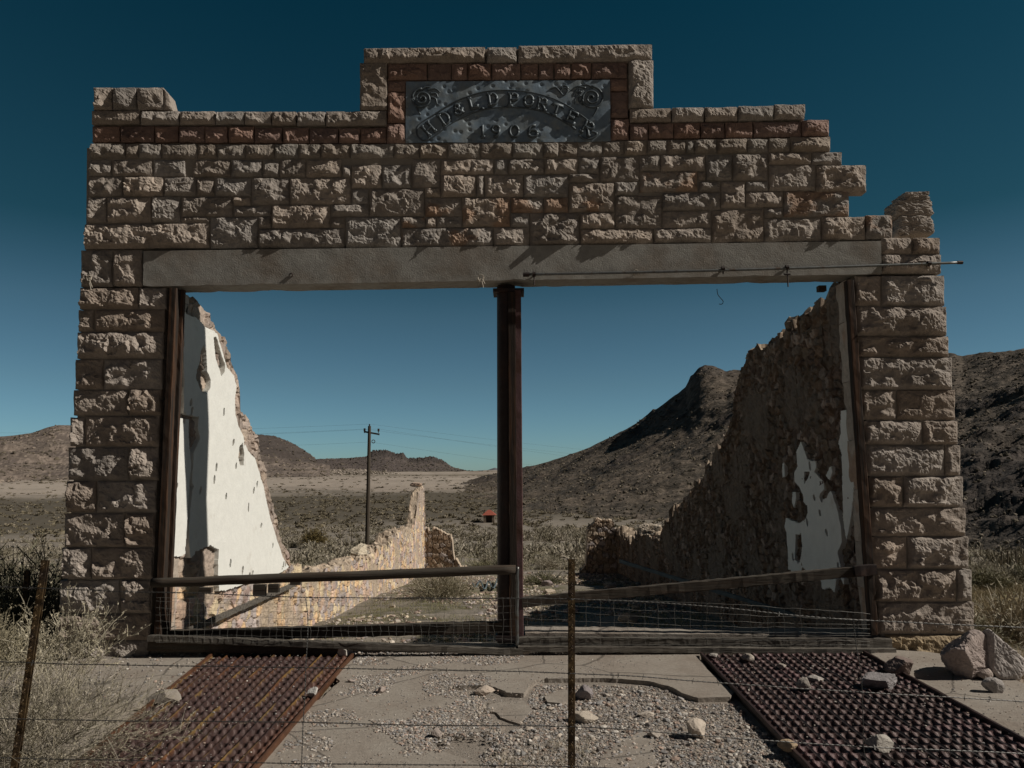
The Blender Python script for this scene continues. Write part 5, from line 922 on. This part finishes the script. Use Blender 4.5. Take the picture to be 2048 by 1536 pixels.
# near bushes
NEARP = [a_(.30, .265, .20), a_(.25, .225, .16), a_(.37, .33, .265), a_(.19, .165, .12)]
shrub_obj('dry_bush', (-2.85, -2.95, -.02), dict(n=210, rad=.72, hgt=.62, wd=.0042, seed=11, pal=NEARP, sub=17, mid=4, tips=16000, hemi=1.0, subl=.34), 'large grey-green bush in the bottom left corner in front of the left pier', 'bush')
shrub_obj('dry_bush', (-3.62, -1.35, -.05), dict(n=70, rad=.48, hgt=.85, wd=.0065, seed=12, pal=[a_(.42, .38, .29), a_(.36, .32, .23)], sub=14, mid=4, tips=3000, hemi=.7, subl=.3), 'spindly pale bush at the foot of the left pier', 'bush')
shrub_obj('dry_bush', (-4.5, -.9, -.05), dict(n=90, rad=.5, hgt=.6, wd=.006, seed=13, pal=[a_(.34, .30, .21), a_(.28, .25, .17)], sub=12, mid=4, tips=4000, hemi=.8), 'low scrubby bush left of the spindly pale one', 'bush')
for k, (x, y, s, lab) in enumerate([(-5.7, 1.6, 1.15, 'tall dark bush in the shadow left of the ruin'), (-6.9, 2.6, 1.25, 'tall dark shaded bush at the left edge of the view')]):
    shrub_obj('sagebrush', (x, y, float(zbase(np.array(x), np.array(y)))), dict(n=260, rad=s, hgt=s * 1.15, wd=.014, seed=20 + k, pal=[a_(.16, .15, .10), a_(.12, .12, .08)], sub=10, mid=3, tips=5000), lab, 'bush')
p = gh(878, 1198); shrub_obj('sagebrush', tuple(p + [0, 0, -.02]), dict(n=300, rad=.85, hgt=.62, wd=.010, seed=31, pal=[a_(.32, .28, .19), a_(.22, .20, .13), a_(.38, .33, .25)], sub=8, mid=3, tips=3000), 'round dry bush growing on the floor inside the ruin', 'bush')
p = gh(1090, 1170); shrub_obj('sagebrush', tuple(p), dict(n=160, rad=.7, hgt=.35, wd=.012, seed=32, pal=[a_(.10, .10, .05), a_(.14, .13, .07)], sub=6, mid=2), 'low dark weed clump in the ruin just right of the column', 'bush')
p = gh(627, 1096); shrub_obj('creosote_bush', tuple(p), dict(n=220, rad=1.0, hgt=1.5, wd=.04, seed=33, pal=[a_(.15, .115, .05), a_(.19, .145, .06)], sub=10, mid=3, tips=2500, hemi=.8), 'taller brown bush on the plain beyond the white wall', 'bush')
# protos for the plain
protos = []
for k in range(6):
    pal = [[a_(.36, .32, .25), a_(.30, .27, .20)], [a_(.31, .28, .20), a_(.25, .23, .16)], [a_(.40, .35, .27), a_(.34, .30, .23)], [a_(.25, .235, .165), a_(.20, .19, .13)], [a_(.35, .31, .235), a_(.29, .25, .18)], [a_(.20, .185, .11), a_(.16, .145, .085)]][k]
    V, F, C = bushmesh(n=170, rad=.72, hgt=.66, wd=.022, seed=40 + k, pal=pal, sub=5, mid=2, tips=500); protos.append((V, F, C))
pm = []
cand = []
r = np.random.RandomState(8)
while len(cand) < 2900:
    D_ = math.sqrt(r.uniform(11.5 ** 2, 92 ** 2)); a = r.uniform(R(-38), R(38)); x = D_ * math.sin(a); y = -7.5 + D_ * math.cos(a)
    if -4.4 < x < 4.4 and y < 21.5: continue
    if x > 4 and D_ < 24 and r.rand() < .8: continue
    if fbm(x / 7, y / 7, 0, 3, 5) < .42 and r.rand() < .75: continue
    cand.append((D_, x, y))
cand.sort(); ind = cand[:290]; rest = cand[290:]
for i, (D_, x, y) in enumerate(ind):
    k = r.randint(0, 6); k = k if k < 5 or r.rand() < .4 else 0; s = r.uniform(.45, 1.05) * (1.15 if r.rand() < .2 else .85)
    if len(pm) <= k or True:
        pass
    loc = (x, y, float(zbase(np.array(x), np.array(y))) - .03)
    src = bpy.data.objects.get('shrub_src_%d' % k)
    if ('m', k) not in OFF:
        o = mk('sagebrush', protos[k][0], protos[k][1], M['shrub'], None, protos[k][2]); OFF[('m', k)] = o.data
    else:
        o = bpy.data.objects.new('sagebrush', OFF[('m', k)]); scene.collection.objects.link(o)
    o.location = loc; o.rotation_euler = (0, 0, r.uniform(0, 6.28)); o.scale = (s, s, s * r.uniform(.8, 1.15)); tag(o, 'rounded grey-tan sagebrush on the open desert beyond the ruin', 'shrub', 'sagebrush on the plain')
lo = [bushmesh(n=26, rad=.75, hgt=.72, wd=.10, seed=60 + k, pal=[[a_(.38, .335, .27), a_(.32, .285, .22)], [a_(.33, .295, .23), a_(.28, .25, .19)], [a_(.24, .21, .15), a_(.20, .175, .12)]][k % 3], sub=2, mid=1) for k in range(6)]
vl = [bushmesh(n=14, rad=.9, hgt=.45, wd=.28, seed=70 + k, pal=[a_(.15, .125, .08), a_(.18, .155, .10), a_(.24, .205, .15)], sub=1, mid=1) for k in range(5)]
def mass(name, spots, pr, smin, smax, seed, dark=None):
    rr = np.random.RandomState(seed); Vs, Fs, Cs = [], [], []; n0 = 0; pts_ = np.array(spots); zz = zbase(pts_[:, 0], pts_[:, 1])
    for (x, y), z in zip(pts_, zz):
        V, F, C = pr[rr.randint(len(pr))]; s = rr.uniform(smin, smax); a = rr.uniform(0, 6.28); c_, s_ = math.cos(a) * s, math.sin(a) * s
        Vs.append(np.stack([V[:, 0] * c_ - V[:, 1] * s_ + x, V[:, 0] * s_ + V[:, 1] * c_ + y, V[:, 2] * s + z - .04], -1)); Fs.append(F[0] + n0); Cs.append(C); n0 += len(V)
    return tag(mk(name, np.concatenate(Vs), [np.concatenate(Fs)], M['shrub'], None, np.concatenate(Cs)), kind='stuff')
mass('brush', [(x, y) for _, x, y in rest], lo, .4, 1.05, 3)
sp = []
while len(sp) < 4200:
    D_ = math.sqrt(r.uniform(88 ** 2, 300 ** 2)); a = r.uniform(R(-38), R(38)); x = D_ * math.sin(a); y = -7.5 + D_ * math.cos(a)
    if D_ > 210 and r.rand() < .6: continue
    sp.append((x, y))
mass('brush', sp, vl, .5, 1.2, 4)
sp = []
while len(sp) < 900:
    D_ = math.sqrt(r.uniform(280 ** 2, 650 ** 2)); a = r.uniform(R(-38), R(38)); sp.append((D_ * math.sin(a), -7.5 + D_ * math.cos(a)))
mass('brush', sp, [bushmesh(n=8, rad=1.0, hgt=.5, wd=.5, seed=80, pal=[a_(.14, .12, .08), a_(.2, .17, .12)], sub=0, mid=1)], .8, 1.8, 5)
# grass: one mass of blades
def grass(name, XY, hmin, hmax, wd, pal, seed, per=9, spread=.07):
    rr = np.random.RandomState(seed); n = len(XY) * per; b = np.repeat(XY, per, 0) + rr.normal(0, spread, (n, 2)); z = zbase(b[:, 0], b[:, 1]) - .01; h = rr.uniform(hmin, hmax, n); a = rr.uniform(0, 6.28, n)
    B = np.stack([b[:, 0], b[:, 1], z], -1); sd = np.stack([np.cos(a), np.sin(a), 0 * a], -1) * wd / 2; ln = np.stack([rr.normal(0, .35, n) * h, rr.normal(0, .35, n) * h, h], -1)
    V = np.stack([B - sd, B + sd, B + ln], 1).reshape(-1, 3); C = np.repeat(np.array(pal)[rr.randint(0, len(pal), n)] * rr.uniform(.7, 1.3, (n, 1)), 3, 0); return tag(mk(name, V, np.arange(3 * n).reshape(-1, 3), M['shrub'], None, C), kind='stuff')
STR = [a_(.33, .26, .155), a_(.28, .225, .14), a_(.38, .31, .20), a_(.20, .17, .10)]
xy = np.stack([r.uniform(4.3, 16, 9000), r.uniform(-1.5, 16, 9000)], 1); xy = xy[fbm(xy[:, 0] / 1.5, xy[:, 1] / 1.5, 0, 3, 6) > .38]; grass('grass', xy, .05, .22, .008, STR, 5)
xy = np.stack([r.uniform(-13, -4.2, 4500), r.uniform(-3.5, 12, 4500)], 1); grass('grass', xy, .04, .16, .007, [a_(.30, .27, .19), a_(.22, .21, .12)], 6, per=7)
xy = np.stack([r.uniform(-3.3, 3.3, 5000), r.uniform(.6, 18, 5000)], 1); xy = xy[fbm(xy[:, 0], xy[:, 1], 0, 3, 7) > .45]; grass('weeds', xy, .02, .09, .009, [a_(.16, .17, .06), a_(.20, .19, .08), a_(.30, .25, .15)], 7, per=7, spread=.05)
xy = np.array([[a, b] for a, b in zip(r.uniform(-30, 30, 9000), r.uniform(9, 45, 9000)) if not (-4.3 < a < 4.3 and b < 21)]); grass('grass', xy, .05, .20, .03, [a_(.38, .33, .25), a_(.33, .29, .21), a_(.22, .21, .12)], 8, per=7, spread=.25)
q = scat(60, [(990, 1500), (1180, 1470), (1200, 1620), (960, 1620)], -.04); rr = np.random.RandomState(3); n = 1600; b = q[rr.randint(0, 60, n)][:, :2] + rr.normal(0, .03, (n, 2)); h = rr.uniform(.03, .11, n); a = rr.uniform(0, 6.28, n)
B = np.stack([b[:, 0], b[:, 1], np.full(n, -.05)], -1); sd = np.stack([np.cos(a), np.sin(a), 0 * a], -1) * .0015; V = np.stack([B - sd, B + sd, B + np.stack([rr.normal(0, .5, n) * h, rr.normal(0, .5, n) * h, h], -1)], 1).reshape(-1, 3)
tag(mk('dead_grass', V, np.arange(3 * n).reshape(-1, 3), M['shrub'], None, np.repeat(np.array([a_(.5, .44, .34)]) * rr.uniform(.7, 1.2, (n, 1)), 3, 0)), kind='stuff')
# ================================================================== DISTANT MAN-MADE THINGS
base = gh(734, 1098); Dp = base[1]; top = at(739, 852, Dp)
t = thing('utility_pole', tuple(base), 'tall wooden utility pole with a short crossarm standing on the plain behind the left opening', 'utility pole')
mb = MB(); mb.tube(np.linspace(base - [0, 0, .5], top, 20), np.linspace(.17, .115, 20), 10); mb.build('pole', M['pole'], t)
c = at(743, 866, Dp); u = 1498 / (Dp + 7.5)
mb = MB(); mb.beam(c + [-15 / u, 0, 3 / u], c + [16 / u, 0, -3 / u], .10, .13, seg=6); mb.build('crossarm', M['pole'], t)
for dx, dz, name in [(-14, 6, 'insulator'), (14, 5, 'insulator')]:
    mb = MB(); mb.tube([c + [dx / u, 0, 0], c + [dx / u, 0, dz / u]], .03, 6); mb.tube([c + [dx / u, 0, dz * .6 / u], c + [dx / u, 0, (dz + 3.5) / u]], .075, 8); mb.build(name, M['iron'], t)
mb = MB(); mb.tube([top, top + [0, 0, 4 / u]], .05, 8); mb.build('insulator', M['iron'], t)
mb = MB(); cc = at(747, 883, Dp); mb.tube([cc + [.12 * math.cos(a), -.05, .12 * math.sin(a)] for a in np.linspace(0, 6.28, 14)], .03, 6); mb.build('wire_coil', M['iron'], t)
def cable(a, b, c, lab, sagm=.4):
    P = []
    for (p, q) in ((a, b), (b, c)):
        s = np.linspace(0, 1, 16)[:, None]; L = p * (1 - s) + q * s; L[:, 2] -= sagm * 4 * s[:, 0] * (1 - s[:, 0]); P.append(L)
    mb = MB(); mb.tube(np.concatenate([P[0], P[1][1:]]), .0042, 4); tag(mb.build('power_line', M['wire'], origin=b), lab, 'power line')
cable(at(-200, 862, Dp + 25), top + [0, 0, 4 / u], at(1500, 925, Dp + 40), 'highest power line running from the top of the utility pole')
cable(at(-200, 874, Dp + 25), c + [-14 / u, 0, 8 / u], at(1500, 935, Dp + 40), 'power line carried by the left end of the crossarm')
cable(at(-200, 878, Dp + 26), c + [14 / u, 0, 8 / u], at(1500, 950, Dp + 41), 'power line carried by the right end of the crossarm')
cable(at(-200, 900, Dp + 25), at(741, 884, Dp), at(1500, 975, Dp + 40), 'lowest power line, passing the pole below its crossarm')
b = gh(978, 1046); D_ = b[1]; u = 1498 / (D_ + 7.5); t = thing('roofed_hut', tuple(b), 'tiny open hut with a red hipped roof far off on the plain', 'hut')
mb = MB(); mb.box(b + [-11 / u, .1, -.3], b + [-6 / u, 2, 15 / u]); mb.build('wall', M['hutw'], t); mb = MB(); mb.box(b + [6 / u, .1, -.3], b + [11 / u, 2, 15 / u]); mb.build('wall', M['hutw'], t); mb = MB(); mb.box(b + [-5.9 / u, .6, -.3], b + [5.9 / u, 1.9, 14.5 / u]); mb.build('back_wall', M['pole'], t)
r0 = b + [0, 1, 15.2 / u]; w2, h2 = 14 / u, 10 / u; V = [r0 + [-w2, -w2, 0], r0 + [w2, -w2, 0], r0 + [w2, w2, 0], r0 + [-w2, w2, 0], r0 + [-.15, 0, h2], r0 + [.15, 0, h2]]
mk('roof', V, [np.array([[0, 1, 5, 4], [2, 3, 4, 5], [0, 3, 2, 1]]), np.array([[1, 2, 5], [3, 0, 4]])], M['roof'], t)
def farpost(px, py0, py1, lab, r_=.03, m='pole'):
    b = gh(px, py1); tp = at(px, py0, b[1]); mb = MB(); mb.tube([b - [0, 0, .2], tp], r_, 6); tag(mb.build('thin_post', M[m], origin=b), lab, 'fence post')
for a in [(703, 1058, 1096, 'thin fence post just left of the utility pole'), (632, 1066, 1092, 'short thin post left of the white-wall end, beside the brown bush'), (752, 1070, 1098, 'thin post directly right of the utility pole'), (768, 1066, 1100, 'second thin post right of the utility pole'), (1153, 1075, 1118, 'slim post showing above the near fence post top'), (1101, 1003, 1050, 'lone slim pole on the slope right of the column'),
          (2003, 1103, 1138, 'leftmost of the three far posts right of the right pier'), (2015, 1102, 1140, 'middle one of the three far posts right of the right pier'), (2032, 1103, 1140, 'rightmost of the three far posts right of the right pier')]: farpost(*a)
tpost((56, 1140), (50, 1262), .9, 'dark steel post standing in the shadow left of the ruin', ex=.3, s=1.6)
mb = MB(); mb.tube([at(x, y, .85) for x, y in [(-150, 1150), (56, 1150), (130, 1140)]], .004, 4); tag(mb.build('barbed_wire', M['wire'], origin=at(56, 1150, .85)), 'single strand at the dark post left of the ruin', 'barbed wire')
mb = MB(); rr = np.random.RandomState(5)
pp = []
for k in range(26): g_ = gh(945 + 3.8 * k, 1176 + 9 * math.sin(k * 1.3) + rr.uniform(-4, 4)); pp.append(g_ + [0, 0, .06 + .05 * rr.rand()])
mb.tube(pp, .022, 6); tag(mb.build('hose', M['blue'], origin=pp[0]), 'tangled blue-green hose lying on the rubble left of the column', 'hose')
